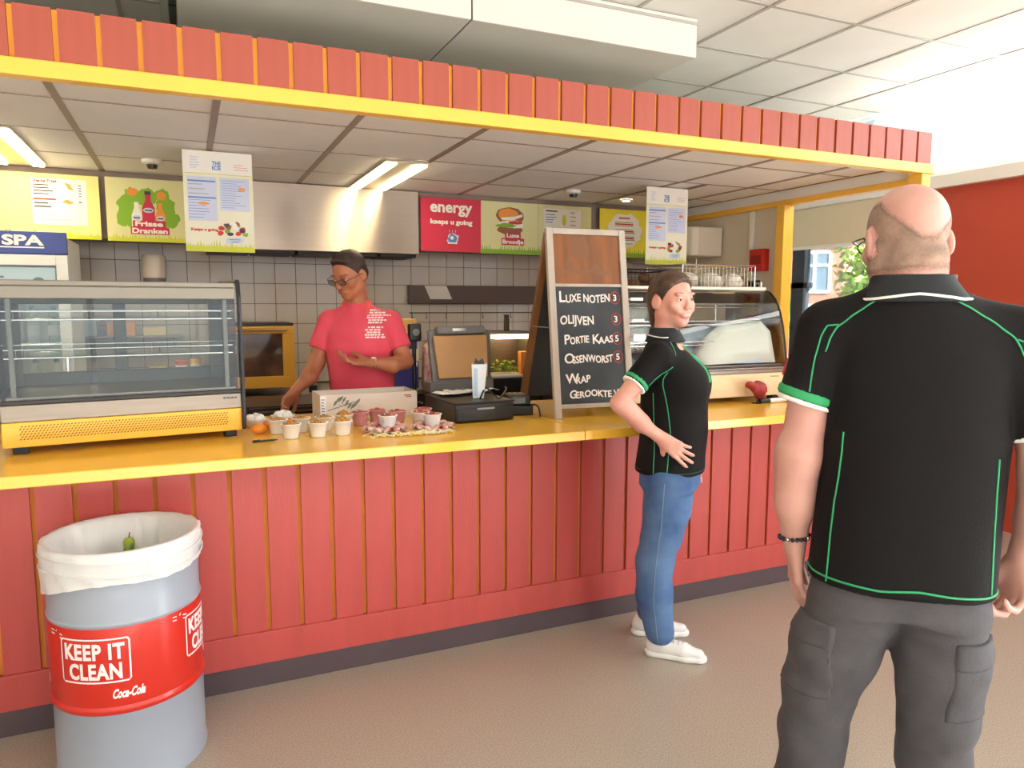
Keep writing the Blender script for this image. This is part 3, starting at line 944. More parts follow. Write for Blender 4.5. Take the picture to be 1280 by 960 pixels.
case = thing
t, yb, h = display_case('display_case', 'large glass display case with perforated yellow base at left end of worktop', (-0.645, 3.19, ZT), radians(6.5), 0.852, 0.50, mat('yellow sheet metal', (244, 184, 62), 0.35), 2, False)
w = 0.852
tp = MB(); tp.box(0.0, w - 0.012, 0.015, yb, h - 0.022, h); tp.box(0.0, w - 0.012, 0.012, 0.05, h - 0.07, h - 0.022); tp.build('top_canopy', mat('warm grey canopy', (134, 128, 118), 0.35, 0.4), t, bevel=0.004)
g = MB(); g.add([(0, -0.002, 0.207), (w, -0.002, 0.207), (w, 0.018, h - 0.03), (0, 0.018, h - 0.03), (0, 0.002, 0.207), (w, 0.002, 0.207), (w, 0.022, h - 0.03), (0, 0.022, h - 0.03)],
                [(0, 1, 2, 3), (7, 6, 5, 4), (0, 4, 5, 1), (3, 2, 6, 7), (1, 5, 6, 2), (0, 3, 7, 4)]); g.build('front_glass', GLASS, t)
for x in (0.003, w - 0.016):
    g = MB(); g.box(x, x + 0.004, 0.02, yb - 0.031, 0.207, h - 0.023); g.build('side_glass', GLASS, t)
e = MB(); e.prism([(-0.006, 0.03), (yb, 0.03), (yb, h + 0.012), (0.012, h + 0.012), (-0.006, 0.2)], w + 0.001, w + 0.012, axis='x')
e2 = MB(); e2.tube([(w + 0.004, -0.008, 0.035), (w + 0.004, -0.008, 0.2), (w + 0.004, 0.01, h - 0.06), (w + 0.004, 0.03, h + 0.006), (w + 0.004, yb, h + 0.01)], 0.009, 8)
e2.tube([(w + 0.004, yb, h + 0.01), (w + 0.004, yb, 0.035)], 0.008, 8)
e2.build('end_frame', mat('black blue frame', (26, 30, 42), 0.3), t)
for z in (0.36, 0.505):
    g = MB(); g.box(0.02, w - 0.02, 0.06, yb - 0.06, z, z + 0.005); go = g.build('glass_shelf', GLASS, t)
    r = MB()
    for y in (0.058, yb - 0.06):
        r.tube([(0.02, y, z + 0.032), (w - 0.02, y, z + 0.032)], 0.0025, 5)
        r.tube([(0.02, y, z), (w - 0.02, y, z)], 0.0035, 5)
        for k in range(4):
            x = 0.06 + k * (w - 0.12) / 3
            r.tube([(x, y, z), (x, y, z + 0.032)], 0.0025, 5)
    r.build('shelf_rail', CHROME, go)
for x in (0.045, w - 0.05):
    u = MB(); u.box(x - 0.008, x + 0.008, yb - 0.06, yb - 0.045, 0.215, h - 0.025); u.box(x - 0.008, x + 0.008, 0.035, 0.05, 0.215, h - 0.07); u.build('upright', GREYM, t)
hl = MB()
for r_ in range(6):
    for k in range(64):
        x = 0.055 + k * 0.0115 + (r_ % 2) * 0.0057
        z = 0.058 + r_ * 0.0095
        hl.add([(x, -0.0012, z), (x + 0.005, -0.0012, z + 0.0008), (x + 0.0085, -0.0012, z + 0.0058), (x + 0.0035, -0.0012, z + 0.005)], [(0, 1, 2, 3)])
ho = hl.build('grille_holes', mat('dark holes', (60, 40, 24), 0.8), t, recalc=False); ho['kind'] = 'stuff'
l = MB()
for k in range(7):
    l.rect(w - 0.075 + k * 0.008, w - 0.069 + k * 0.008, 0.168, 0.176 - 0.002 * (k % 2), 0.0025)
l.build('maker_mark', BLACK, t, recalc=False)

# ---- curved glass case on the right, behind the woman
t, yb, h = display_case('display_case', 'curved glass display case with cream base, behind the smiling woman', (2.16, 3.31, ZT), 0.0, 1.12, 0.50, mat('cream sheet metal', (226, 200, 160), 0.4), 1, True)
w = 1.12
pr = [(-0.004, 0.207), (-0.004, 0.235), (0.012, 0.33), (0.035, 0.44), (0.065, 0.53), (0.105, 0.60), (0.155, 0.642), (0.20, 0.652)]
g = MB()
vs = []
for y, z in pr:
    vs += [(0.004, y, z), (w - 0.004, y, z)]
g.add(vs, [(2 * i, 2 * i + 1, 2 * i + 3, 2 * i + 2) for i in range(len(pr) - 1)])
g.build('curved_glass', GLASS, t, smooth=True, recalc=False)
for x in (0.0, w - 0.006):
    g = MB(); g.prism(pr + [(yb - 0.03, 0.652), (yb - 0.03, 0.207)], x, x + 0.006, axis='x'); g.build('side_glass', GLASS, t)
    g = MB(); g.tube([(x + 0.003, y, z) for y, z in pr], 0.006, 6); g.build('side_edging', BLACK, t)
g = MB(); g.box(0, w, 0.19, yb, h - 0.003, h + 0.018); g.build('top_panel', mat('warm white metal', (226, 218, 206), .4), t, bevel=0.003)
g = MB(); g.tube([(-0.02, 0.175, h + 0.006), (w - 0.25, 0.175, h + 0.006)], 0.0075, 8); g.build('front_rail', mat('ivory tube', (240, 232, 216), .3), t)
for z in (0.33, 0.45, 0.55):
    g = MB(); g.box(0.02, w - 0.02, 0.16, yb - 0.06, z, z + 0.005); go = g.build('glass_shelf', GLASS, t)
    r = MB(); r.tube([(0.02, 0.16, z + 0.02), (w - 0.02, 0.16, z + 0.02)], 0.0035, 5); r.tube([(0.02, 0.16, z), (w - 0.02, 0.16, z)], 0.003, 5)
    for k in range(26):
        x = 0.03 + k * (w - 0.06) / 25
        r.tube([(x, 0.16, z + 0.002), (x, yb - 0.06, z + 0.002)], 0.0016, 4, caps=False)
    r.build('shelf_wires', CHROME, go)
l = MB()
for k in range(8):
    l.rect(w - 0.12 + k * 0.008, w - 0.114 + k * 0.008, 0.14, 0.148 - 0.002 * (k % 2), 0.0025)
l.build('maker_mark', mat('grey letters', (120, 118, 112), .5), t, recalc=False)
b_ = MB(); b_.box(0.02, w - 0.02, -0.02, -0.005, 0.1915, 0.2); b_.build('front_lip', STN, t, bevel=0.002)
# curled sheets of paper standing behind the curved glass
for nm, lb, x0, x1, cc, hh, dx in (('paper_sheet', 'large white sheet curled inside the curved glass case', 0.52, 1.08, (236, 236, 228), 0.24, 0.16),
                              ('paper_sheet', 'pale blue sheet curled behind the white one in the curved case', 0.40, 0.98, (196, 214, 240), 0.22, 0.14)):
    pts = MB()
    n = 14
    y0 = 0.13 if cc[0] > 230 else 0.25
    vs = []
    for k in range(n + 1):
        f = k / n
        zz = 0.222 + (hh + 0.02 * f) * (sin(min(1, f * 1.5) * pi / 2)) ** 0.8
        xx = x0 + (x1 - x0) * f
        vs += [(xx + 0.04 * (1 - f), 0.045 + 0.02 * sin(f * 3), 0.222), (xx, y0 + 0.03 * sin(f * 5), zz * 0.72 + 0.06), (xx - 0.02 * f, y0 + 0.05, zz)]
    fs = []
    for k in range(n):
        for j in range(2):
            a = k * 3 + j
            fs.append((a, a + 3, a + 4, a + 1))
    pts.add(vs, fs)
    p = pts.build(nm, mat('sheet %d' % cc[0], cc, .3), None, smooth=True, recalc=False)
    p.location = (2.16, 3.31, ZT)
    sd = p.modifiers.new('t', 'SOLIDIFY'); sd.thickness = 0.001
    tag(p, lb, 'paper')

# ---- wire baskets behind / above the right case
def basket(label, x, y, z, w_, d_, h_, nx, nz, col=CHROME, bags=None):
    t = thing('wire_basket', label, 'basket', (x, y, z))
    r = MB()
    c = [(0, 0), (w_, 0), (w_, d_), (0, d_)]
    for zz, rr in ((0, .003), (h_, .006)):
        for i in range(4):
            a, b2 = c[i], c[(i + 1) % 4]
            r.tube([(a[0], a[1], zz), (b2[0], b2[1], zz)], rr, 6)
    for a in c:
        r.tube([(a[0], a[1], 0), (a[0], a[1], h_)], 0.005, 6)
    r.build('frame', col, t)
    r = MB()
    for k in range(1, nx):
        xx = w_ * k / nx
        r.tube([(xx, 0, 0), (xx, 0, h_)], 0.0014, 4, caps=False); r.tube([(xx, d_, 0), (xx, d_, h_)], 0.0014, 4, caps=False); r.tube([(xx, 0, 0), (xx, d_, 0)], 0.0014, 4, caps=False)
    for k in range(1, nz):
        zz = h_ * k / nz
        for i in range(4):
            a, b2 = c[i], c[(i + 1) % 4]
            r.tube([(a[0], a[1], zz), (b2[0], b2[1], zz)], 0.0014, 4, caps=False)
    r.build('mesh_wires', col, t)
    return t
shelf = thing('wire_rack', 'chrome wire rack standing on the floor behind the curved glass case', 'rack', (2.50, 3.89, 1.03))
r = MB()
for x in (0.0, 1.08):
    for y in (-0.02, 0.44):
        r.tube([(x, y, -1.03), (x, y, 0.72)], 0.008, 8)
r.build('uprights', CHROME, shelf)
for z in (0.18, 0.42, 0.645):
    r = MB()
    for y in (-0.02, 0.44):
        r.tube([(0, y, z), (1.08, y, z)], 0.005, 6)
    for x in (0, 1.08):
        r.tube([(x, -0.02, z), (x, 0.44, z)], 0.005, 6)
    for k in range(1, 30):
        r.tube([(k * 0.036, -0.02, z), (k * 0.036, 0.44, z)], 0.0018, 4, caps=False)
    r.build('wire_shelf', CHROME, shelf)
basket('dark framed wire basket of bread rolls below the right menu sheet', 2.52, 3.89, 1.685, 0.38, 0.40, 0.13, 12, 4, DARK)
basket('chrome wire basket of bags on top of the wire rack, next to yellow post', 2.94, 3.89, 1.685, 0.60, 0.40, 0.17, 20, 5)
basket('lower chrome wire basket inside the rack seen through the curved glass', 2.60, 3.90, 1.217, 0.90, 0.38, 0.14, 26, 4)
BREAD = mat('dark crust', (112, 72, 44), .7, var=.3, vscale=20)
for k, (x, y) in enumerate(((2.60, 3.96), (2.70, 4.1), (2.80, 3.95), (2.66, 4.2), (2.83, 4.15), (2.74, 4.02))):
    o = MB().ell((0, 0, 0), (0.055, 0.04, 0.033), 14, 9).build('bread_roll', BREAD, None, smooth=True, autosmooth=False)
    o.location = (x, y, 1.722 + (0.045 if k == 5 else 0)); o.rotation_euler = (0, 0, k * 1.3)
    tag(o, ('leftmost front', 'front middle', 'front right', 'back left', 'back right', 'topmost')[k] + ' dark brown roll in the dark wire basket above the woman', 'bread roll', 'rolls in the dark wire basket')
BAG = mat('clear bag film', (226, 222, 214), .35, rgb2=(190, 180, 170), vscale=14)
for k, (x, y, a) in enumerate(((3.06, 4.0, .3), (3.25, 4.0, -.4), (3.43, 4.0, .2), (3.20, 4.19, 1.2))):
    mb = MB(); mb.ell((0, 0, 0.062), (0.085, 0.07, 0.06), 18, 12)
    for i, v in enumerate(mb.v):
        q = 1 + 0.12 * sin(v[0] * 90 + k) * cos(v[1] * 70 + v[2] * 60)
        mb.v[i] = (v[0] * q, v[1] * q, v[2])
    bo = mb.build('food_bag', BAG, None, smooth=True, autosmooth=False); bo.location = (x, y, 1.69); bo.rotation_euler = (0, 0, a)
    tag(bo, ('leftmost', 'middle', 'rightmost', 'rearmost')[k] + ' crumpled pale bag of bread in the chrome basket near the post', 'bag', 'bags in the chrome basket')

# ---- sandwich board
bd = thing('sandwich_board', 'large A-frame chalkboard standing on the yellow worktop, listing snacks in chalk', 'board', (1.65, 3.165, ZT), radians(-5.0))
WW = mat('pale weathered wood', (184, 172, 160), .6, var=.15, vscale=12, stretch=(1, 1, .2))
BW = mat('brown stained wood', (128, 84, 48), .55, var=.25, vscale=10, stretch=(1, 1, .2))
CHK = mat('black chalkboard', (38, 42, 48), .6, rgb2=(52, 58, 64), vscale=5)
BWP = mat('brown stained plywood', (142, 82, 30), .5, rgb2=(112, 64, 26), vscale=6, stretch=(3, 1, .4))
tilt = math.atan2(0.15, 0.95)
MF = Matrix.Rotation(-tilt, 4, 'X')
Lb, Wb = 0.962, 0.44
mb = MB(); mb.box(0, 0.035, 0.001, 0.03, 0, Lb, MF); mb.build('frame_stile', WW, bd, bevel=0.002)
mb = MB(); mb.box(Wb - 0.035, Wb, 0.001, 0.03, 0, Lb, MF); mb.build('frame_stile', WW, bd, bevel=0.002)
mb = MB(); mb.box(0.0352, Wb - 0.0352, 0.002, 0.028, 0.05, 0.072, MF); mb.build('frame_rail', WW, bd, bevel=0.002)
mb = MB(); mb.box(0.0352, Wb - 0.0352, 0.002, 0.028, 0.665, 0.68, MF); mb.build('frame_rail', WW, bd, bevel=0.002)
mb = MB(); mb.box(0.0352, Wb - 0.0352, 0.002, 0.028, Lb - 0.03, Lb, MF); mb.build('frame_rail', WW, bd, bevel=0.002)
mb = MB(); mb.box(0.0353, Wb - 0.0353, 0.012, 0.022, 0.0725, 0.6645, MF); mb.build('chalk_panel', CHK, bd)
mb = MB(); mb.box(0.0353, Wb - 0.0353, 0.012, 0.022, 0.6805, Lb - 0.0305, MF); hp = mb.build('header_panel', BWP, bd)
mb = MB().m(0).disc(0.18, 0.865, 0.055, 0.055, 0, 24); mb.disc(0.27, 0.77, 0.02, 0.018, 0.0, 12); mb.disc(0.12, 0.78, 0.02, 0.02, 0, 12)
for k in range(7):
    mb.disc(0.10 + 0.037 * k, 0.745 + 0.006 * sin(k * 2.0), 0.02, 0.010 + 0.004 * (k % 2), 0.0, 10, 0.3)
mb.v = [tuple(MF @ Vector((v[0], v[1] + 0.0113, v[2]))) for v in mb.v]
mb.build('faded_emblem', mat('faded brown print', (124, 80, 50), .6), hp, recalc=False)
CW = mat('white chalk', (236, 226, 220), .9)
CR = mat('red chalk', (196, 66, 60), .9)
def chalk(name, m, mt):
    m.v = [tuple(MF @ Vector((v[0], v[1] + 0.0115, v[2]))) for v in m.v]
    m.build(name, mt, bd, recalc=(name == 'chalk_ring'))
for row in ((('L', .052, .585, .078, None), ('UXE NOTEN', .092, .588, .056, .245)), (('OLIJVEN', .055, .475, .062, .185),), (('P', .07, .375, .066, None), ('ORTIE', .103, .378, .05, .105),
            ('K', .225, .375, .066, None), ('AAS', .26, .378, .05, .085)), (('O', .066, .275, .07, None), ('SSENWORST', .112, .28, .052, .225)), (('W', .07, .175, .068, None), ('RAP', .125, .178, .05, .08)),
            (('G', .085, .103, .056, None), ('EROOKTE VIS', .12, .105, .046, .27))):
    cm = MB()
    for txt, x, z, s_, f in row:
        vs, fs = glyphs(txt, s_, fit=f, bold=0.0012, extrude=0.0003)
        cm.add([(v[0] + x, v[1], v[2] + z + 0.004 * sin(v[0] * 38 + s_ * 90)) for v in vs], fs)
    chalk('chalk_lettering', cm, CW)
for z, dgt in ((.61, '3'), (.50, '3'), (.40, '5'), (.305, '5')):
    cn = MB()
    vs, fs = glyphs(dgt, .045, bold=0.001, extrude=0.0003)
    cn.add([(v[0] + .355, v[1], v[2] + z - .015) for v in vs], fs)
    chalk('chalk_price', cn, CW)
    cm = MB()
    cm.tube([(.368 + .026 * cos(a) * (1 + .06 * sin(3 * a)), 0, z + .031 * sin(a)) for a in [2 * pi * k / 24 for k in range(24)]], 0.0022, 4, closed=True)
    chalk('chalk_ring', cm, CR)
# rear leaf
MR = Matrix.Translation((0.0, 0.555, 0.013)) @ Matrix.Rotation(math.atan2(0.375, 0.93), 4, 'X')
for x0 in (0, Wb - 0.035):
    mb = MB(); mb.box(x0, x0 + 0.035, -0.03, 0, 0, 0.99, MR); mb.build('rear_stile', BW, bd, bevel=0.002)
mb = MB(); mb.box(0.0352, Wb - 0.0352, -0.02, -0.01, 0.05, 0.985, MR); mb.build('rear_panel', CHK, bd)
for x0 in (0.0, Wb):
    mb = MB(); mb.tube([(x0, 0.09, 0.45), (x0, 0.365, 0.45)], 0.003, 5); mb.build('stay_cord', BLACK, bd)
for k, z in enumerate((1.625, 1.515, 1.415)):
    yy = 3.165 + (z - ZT) * 0.15 / 0.95 - 0.055
    c = thing('price_clip', ['white price clip on the right edge of the chalkboard, uppermost', 'white price clip on the right edge of the chalkboard, middle one', 'white price clip on the right edge of the chalkboard, lowest'][k], 'clip', (2.096, yy, z))
    mb = MB(); mb.box(0, 0.075, -0.006, -0.001, -0.008, 0.008 if k < 2 else 0.03); mb.build('tab', WPLAS, c, bevel=0.002)
    mb = MB(); mb.box(0.0, 0.02, -0.001, 0.05, -0.006, 0.006); mb.build('jaw', WPLAS, c, bevel=0.002)

# ---- litter drum
dr = thing('litter_drum', 'grey steel litter drum with red Keep It Clean band in front of the counter', 'bin', (-0.235, 2.79, 0))
R0 = 0.236
GRD = mat('grey painted steel drum', (156, 165, 180), 0.38, var=0.05, vscale=3, coat=0.2)
REDB = mat('red drum sticker', (204, 40, 26), 0.32, coat=0.3)
def ring(z, a=0.006, w=0.012):
    return [(R0, z - w), (R0 + a * .7, z - w * .5), (R0 + a, z), (R0 + a * .7, z + w * .5), (R0, z + w)]
mb = MB(); mb.lathe([(0, 0.004), (R0 - 0.006, 0.004), (R0 + 0.003, 0.0), (R0 + 0.005, 0.012), (R0, 0.022)] + ring(0.285) + [(R0, 0.30)], n=72, caps=False)
mb.lathe([(R0, 0.565)] + ring(0.573, .005, .01) + [(R0, 0.76), (R0 + 0.005, 0.785), (R0 + 0.007, 0.795), (R0 + 0.003, 0.803), (R0 - 0.005, 0.8), (R0 - 0.008, 0.78), (R0 - 0.008, 0.02), (0, 0.02)], n=72, caps=False)
mb.build('drum_shell', GRD, dr, smooth=True)
mb = MB(); mb.lathe([(R0 + 0.0005, 0.299), (R0 + 0.0015, 0.303), (R0 + 0.0015, 0.56), (R0 + 0.0005, 0.564)], n=72, caps=False)
mb.lathe([(R0 + 0.001, 0.272), (R0 + 0.0055, 0.28), (R0 + 0.0068, 0.286), (R0 + 0.0055, 0.292), (R0 + 0.001, 0.3)], n=72, caps=False)
band = mb.build('red_band', REDB, dr, smooth=True)
def wrap(mb, az, z0, R):
    """bend a flat print (x right, z up, facing -y) round the drum; az = direction it faces"""
    out = []
    for x, y, z in mb.v:
        a = az + x / R
        rr = R - y
        out.append((rr * cos(a), rr * sin(a), z + z0))
    mb.v = out
def subdiv_rect(mb, x0, x1, z0, z1, q, n=10):
    for k in range(n):
        mb.rect(x0 + (x1 - x0) * k / n, x0 + (x1 - x0) * (k + 1) / n, z0, z1, q)
def keep(az):
    m = MB()
    letter(m, 'KEEP IT', -0.112, 0.010, 0.078, q=0.0005, fit=0.224, bold=0.0028, spacing=1.1)
    letter(m, 'CLEAN', -0.095, -0.062, 0.078, q=0.0005, fit=0.195, bold=0.0028, spacing=1.08)
    t_ = 0.006
    subdiv_rect(m, -0.122, 0.122, 0.078, 0.078 + t_, 0.0008); subdiv_rect(m, -0.122, 0.122, -0.078, -0.078 + t_, 0.0008)
    m.rect(-0.131, -0.125, -0.068, 0.074, 0.0008); m.rect(0.125, 0.131, -0.068, 0.074, 0.0008)
    for sx in (-1, 1):
        for z_, s2 in ((0.081, 1), (-0.075, -1)):
            m.poly([(sx * 0.122, z_ + .003), (sx * 0.128, z_ + .001 - .003 * s2), (sx * 0.131, z_ - .009 * s2), (sx * 0.125, z_ - .009 * s2), (sx * 0.12, z_ - .003)], 0.0008)
    m.v = [(v[0] * .86, v[1], v[2] * .92) for v in m.v]
    wrap(m, az, 0.455, R0 + 0.002)
    m.build('keep_it_clean_lettering', mat('white vinyl', (244, 240, 240), .4), band, recalc=False)
    m = MB(); letter(m, 'Coca-Cola', 0.055, -0.125, 0.042, q=0.0005, fit=0.095, shear=0.45, bold=0.0016)
    wrap(m, az, 0.455, R0 + 0.002)
    m.build('script_lettering', mat('white vinyl', (244, 240, 240), .4), band, recalc=False)
    m = MB()
    for dz in (0.0, 0.012):
        m.poly([(-0.165, 0.080 + dz), (-0.105, 0.070 + dz), (-0.105, 0.074 + dz), (-0.165, 0.084 + dz)], 0.0008)
    m.poly([(-0.14, 0.092), (-0.13, 0.101), (-0.133, 0.090)], 0.0008)
    wrap(m, az, 0.455, R0 + 0.002)
    m.build('arrow_mark', mat('white vinyl', (244, 240, 240), .4), band, recalc=False)
az_v = math.atan2(-2.79, 0.235)      # towards the viewer
keep(az_v - 0.46)
keep(az_v + 1.28)
keep(az_v - 0.42 - 1.75)
# bag
BAGM = mat('white bin liner', (238, 240, 242), 0.38, var=0.04, vscale=9, bump=0.6, bscale=14, trans=0.12)
lb_ = MB()
prof = [(R0 + 0.012, -0.115), (R0 + 0.010, -0.10), (R0 + 0.013, -0.07), (R0 + 0.011, -0.03), (R0 + 0.013, 0.0), (R0 + 0.010, 0.012), (R0 - 0.004, 0.013), (R0 - 0.018, -0.005), (R0 - 0.022, -0.08), (R0 - 0.03, -0.22), (R0 - 0.06, -0.36), (R0 - 0.14, -0.40), (0, -0.41)]
lb_.lathe(prof, (0, 0, 0.80), n=96, caps=False)
nv = []
for i, (x, y, z) in enumerate(lb_.v):
    ri = i // 96
    a = math.atan2(y, x)
    dr_ = 0.003 * sin(a * 17 + ri * 1.3) + 0.0022 * sin(a * 31 + ri * 2.1)
    if ri >= 8:
        dr_ = -0.014 + 0.009 * sin(a * 9 + ri * .5) + 0.004 * sin(a * 23 + ri)
    f = 1 + dr_ / max(0.05, math.hypot(x, y))
    dz = 0.0
    if ri <= 1:
        dz = 0.030 * sin(a + 2.2) + 0.012 * sin(a * 3 + 1) - 0.0
    nv.append((x * f, y * f, z + dz))
lb_.v = nv
lin_o = lb_.build('bin_liner', BAGM, dr, smooth=True, autosmooth=False)
li = MB()
for zz in (0.735, 0.775):
    li.tube([((R0 + 0.0155) * cos(a), (R0 + 0.0155) * sin(a), zz + 0.01 * sin(a * 2)) for a in [2 * pi * k / 60 for k in range(60)]], 0.003, 5, closed=True)
li.build('liner_fold', BAGM, lin_o, smooth=True)
ap = thing('apple_core', 'yellow green apple core lying in the white bin liner', 'apple', (-0.228, 2.925, 0.715))
mb = MB(); mb.ell((0, 0, 0), (0.032, 0.03, 0.035), 14, 10)
mb.v = [(x * (0.55 + 9 * abs(z) if abs(z) < 0.04 else 1), y, z) for x, y, z in mb.v]
mb.build('flesh', mat('yellow green peel', (190, 200, 60), .4, rgb2=(90, 130, 50), vscale=20), ap, smooth=True, autosmooth=False)
mb = MB(); mb.tube([(0, 0, 0.03), (0.004, 0.002, 0.052)], 0.0018, 5); mb.build('stalk', BW, ap)
wst = MB()
for k in range(26):
    a, r_ = k * 2.4, 0.13 * (k / 26) ** .5
    wst.ell((r_ * cos(a), r_ * sin(a), 0.60 + 0.03 * (1 - r_ / .16) + 0.02 * (k % 3) + 0.15 * r_ * sin(a)), (0.05, 0.045, 0.03), 8, 6)
wo = wst.build('litter_pile', mat('crumpled paper litter', (214, 210, 206), .8, var=.2), None, smooth=True)
wo.location = (-0.235, 2.79, 0); tag(wo, 'crumpled paper litter at the bottom of the bin liner', 'litter', kind='stuff')

# ---- cups and snacks
CUP = mat('white plastic cup', (240, 238, 238), .3, sss=0.0)
PINK = mat('pink plastic cup', (214, 150, 166), .3)
def cup_meshes(m, s=1.0):
    a = MB(); a.lathe([(0, 0), (0.028 * s, 0), (0.030 * s, 0.004), (0.040 * s, 0.060 * s), (0.044 * s, 0.061 * s), (0.044 * s, 0.064 * s), (0.038 * s, 0.064 * s), (0.028 * s, 0.006), (0, 0.006)], n=24, caps=False)
    return a.mesh('cup_body', m, smooth=True)
cupm, cupp = cup_meshes(CUP), cup_meshes(PINK)
NUT = mat('roasted nuts', (176, 118, 60), .6, rgb2=(214, 160, 84), vscale=90)
PUR = mat('dark red topping', (150, 50, 60), .6, rgb2=(200, 120, 90), vscale=80)
def heap(m, rr, hh, n, seed):
    rg = random.Random(seed)
    a = MB(); a.lathe([(0, hh * .8), (rr * .6, hh * .4), (rr, -0.004)], n=14)
    for k in range(n):
        an, q = rg.random() * 6.28, rr * rg.random() ** .5 * .92
        a.ell((q * cos(an), q * sin(an), hh * (1 - q / rr) * .9 + 0.004), (0.007, 0.005, 0.0045), 6, 4, M=None)
    return a.mesh('topping', m, smooth=True)
h1, h2, h3 = heap(NUT, 0.037, 0.012, 26, 1), heap(NUT, 0.037, 0.028, 34, 2), heap(PUR, 0.037, 0.012, 20, 3)
cups = [
    (0.384, 3.162, cupm, h1, 'white cup of nuts in the front row, leftmost'), (0.495, 3.154, cupm, h1, 'white cup of nuts in the front row, middle one'),
    (0.600, 3.160, cupm, h2, 'white cup heaped high with nuts in the front row, at its right end'),
    (0.345, 3.30, cupm, h1, 'white cup of nuts in the back row, leftmost'), (0.445, 3.31, cupm, h1, 'white cup of nuts in the back row, second from left'),
    (0.545, 3.30, cupm, h1, 'white cup of nuts in the back row, third from left'), (0.640, 3.33, cupm, h2, 'white cup of nuts in the back row under the olive branch picture'),
    (0.725, 3.38, cupp, h3, 'pink cup right of the nut cups'), (0.815, 3.42, cupp, h3, 'pink cup behind the left plate'),
    (0.80, 3.155, cupm, h3, 'white cup standing on the left paper lined plate'), (0.995, 3.115, cupm, h3, 'white cup standing on the right paper lined plate'),
    (0.895, 3.345, cupp, h3, 'pink cup between the two plates, farther back'), (0.985, 3.27, cupm, h3, 'white cup behind the right plate'), (1.03, 3.37, cupp, h3, 'pink cup nearest the black till tray')]
for x, y, cm_, tp_, lb in cups:
    on = lb.endswith('plate') and 'standing' in lb
    t = thing('snack_cup', lb, 'cup', (x, y, ZT + (0.012 if on else 0)), 0, 'snack cups on the worktop')
    share('cup', cm_, t, (0, 0, 0)); share('topping', tp_, t, (0, 0, 0.056))
PLT = mat('plate paper red white', (232, 214, 200), .5, rgb2=(178, 52, 54), vscale=34)
STRAW = mat('yellow paper shreds', (240, 214, 110), .6, rgb2=(250, 244, 220), vscale=30)
for x, y, lb in ((0.79, 3.165, 'paper lined snack plate on the left, under a white cup'), (1.00, 3.125, 'paper lined snack plate on the right, beside the black till tray')):
    t = thing('snack_plate', lb, 'plate', (x, y, ZT), 0, 'snack plates on the worktop')
    mb = MB(); mb.lathe([(0, 0), (0.06, 0), (0.098, 0.010), (0.10, 0.012), (0.06, 0.005), (0, 0.004)], n=28, caps=False); mb.build('plate', CUP, t, smooth=True)
    mb = MB()
    for k in range(14):
        a = k * .449 + .1; q = 0.074
        M = Matrix.Translation((q * cos(a), q * sin(a), 0.018)) @ Matrix.Rotation(a, 4, 'Z') @ Matrix.Rotation(0.6 * sin(k * 2.0), 4, 'X')
        mb.box(-0.020, 0.020, -0.016, 0.016, -0.002, 0.010, M)
    mb.build('folded_paper', PLT, t, bevel=0.002)
sh = MB()
for k in range(90):
    x, y = random.gauss(0, .085), random.uniform(-.03, .018)
    a = random.random() * 3.14
    l_ = 0.018 + 0.02 * random.random()
    z = 0.004 + 0.010 * random.random()
    sh.tube([(x - l_ * cos(a), y - l_ * sin(a) * .5, z * .5), (x, y, z + .006), (x + l_ * cos(a), y + l_ * sin(a) * .5, z * .4)], 0.0018, 4)
so = sh.build('paper_shreds', STRAW, None); so.location = (0.92, 3.035, ZT); so['kind'] = 'stuff'
tag(so, 'loose yellow and white paper shreds scattered before the two plates', 'paper shreds')
ORM = mat('orange segment', (244, 150, 50), .45)
for k, (x, y, lb) in enumerate(((0.27, 3.33, 'orange piece beside the display case, nearest it'), (0.20 + .13, 3.45, 'orange piece behind the cup of nuts at far left'), (0.42, 3.46, 'orange piece behind the back row of cups'))):
    o = MB().ell((0, 0, 0), (0.033, 0.026, 0.022), 14, 9).build('orange_piece', ORM, None, smooth=True, autosmooth=False)
    o.location = (x, y, ZT + 0.0215); tag(o, lb, 'fruit', 'orange pieces on the worktop')
for k, (x, y, lb) in enumerate(((0.27, 3.52, 'small white bowl of crumpled tissue beside the glass case'), (0.40, 3.58, 'small white bowl of crumpled tissue behind the nut cups'))):
    t = thing('tissue_bowl', lb, 'bowl', (x, y, ZT))
    mb = MB(); mb.lathe([(0, 0), (0.03, 0), (0.055, 0.035), (0.058, 0.04), (0.052, 0.038), (0.028, 0.005), (0, 0.005)], n=24, caps=False); mb.build('bowl', CUP, t, smooth=True)
    mb = MB()
    for q in range(9):
        mb.ell((0.025 * cos(q * .7), 0.025 * sin(q * .7), 0.035 + 0.006 * (q % 3)), (0.02, 0.014, 0.016), 7, 5)
    mb.build('tissue', PAPER, t)
pn = thing('pen', 'thin black pen lying on the worktop right of the glass case', 'pen', (0.275, 3.12, ZT + 0.005), radians(8))
mb = MB(); mb.tube([(-0.05, 0, 0), (0.035, 0, 0)], 0.0045, 8); mb.build('barrel', BLACK, pn)
mb = MB(); mb.tube([(0.035, 0, 0), (0.052, 0, 0)], [0.0045, 0.001], 8); mb.box(-0.05, -0.02, -0.001, 0.001, 0.0045, 0.0065); mb.build('tip_and_clip', DARK, pn)

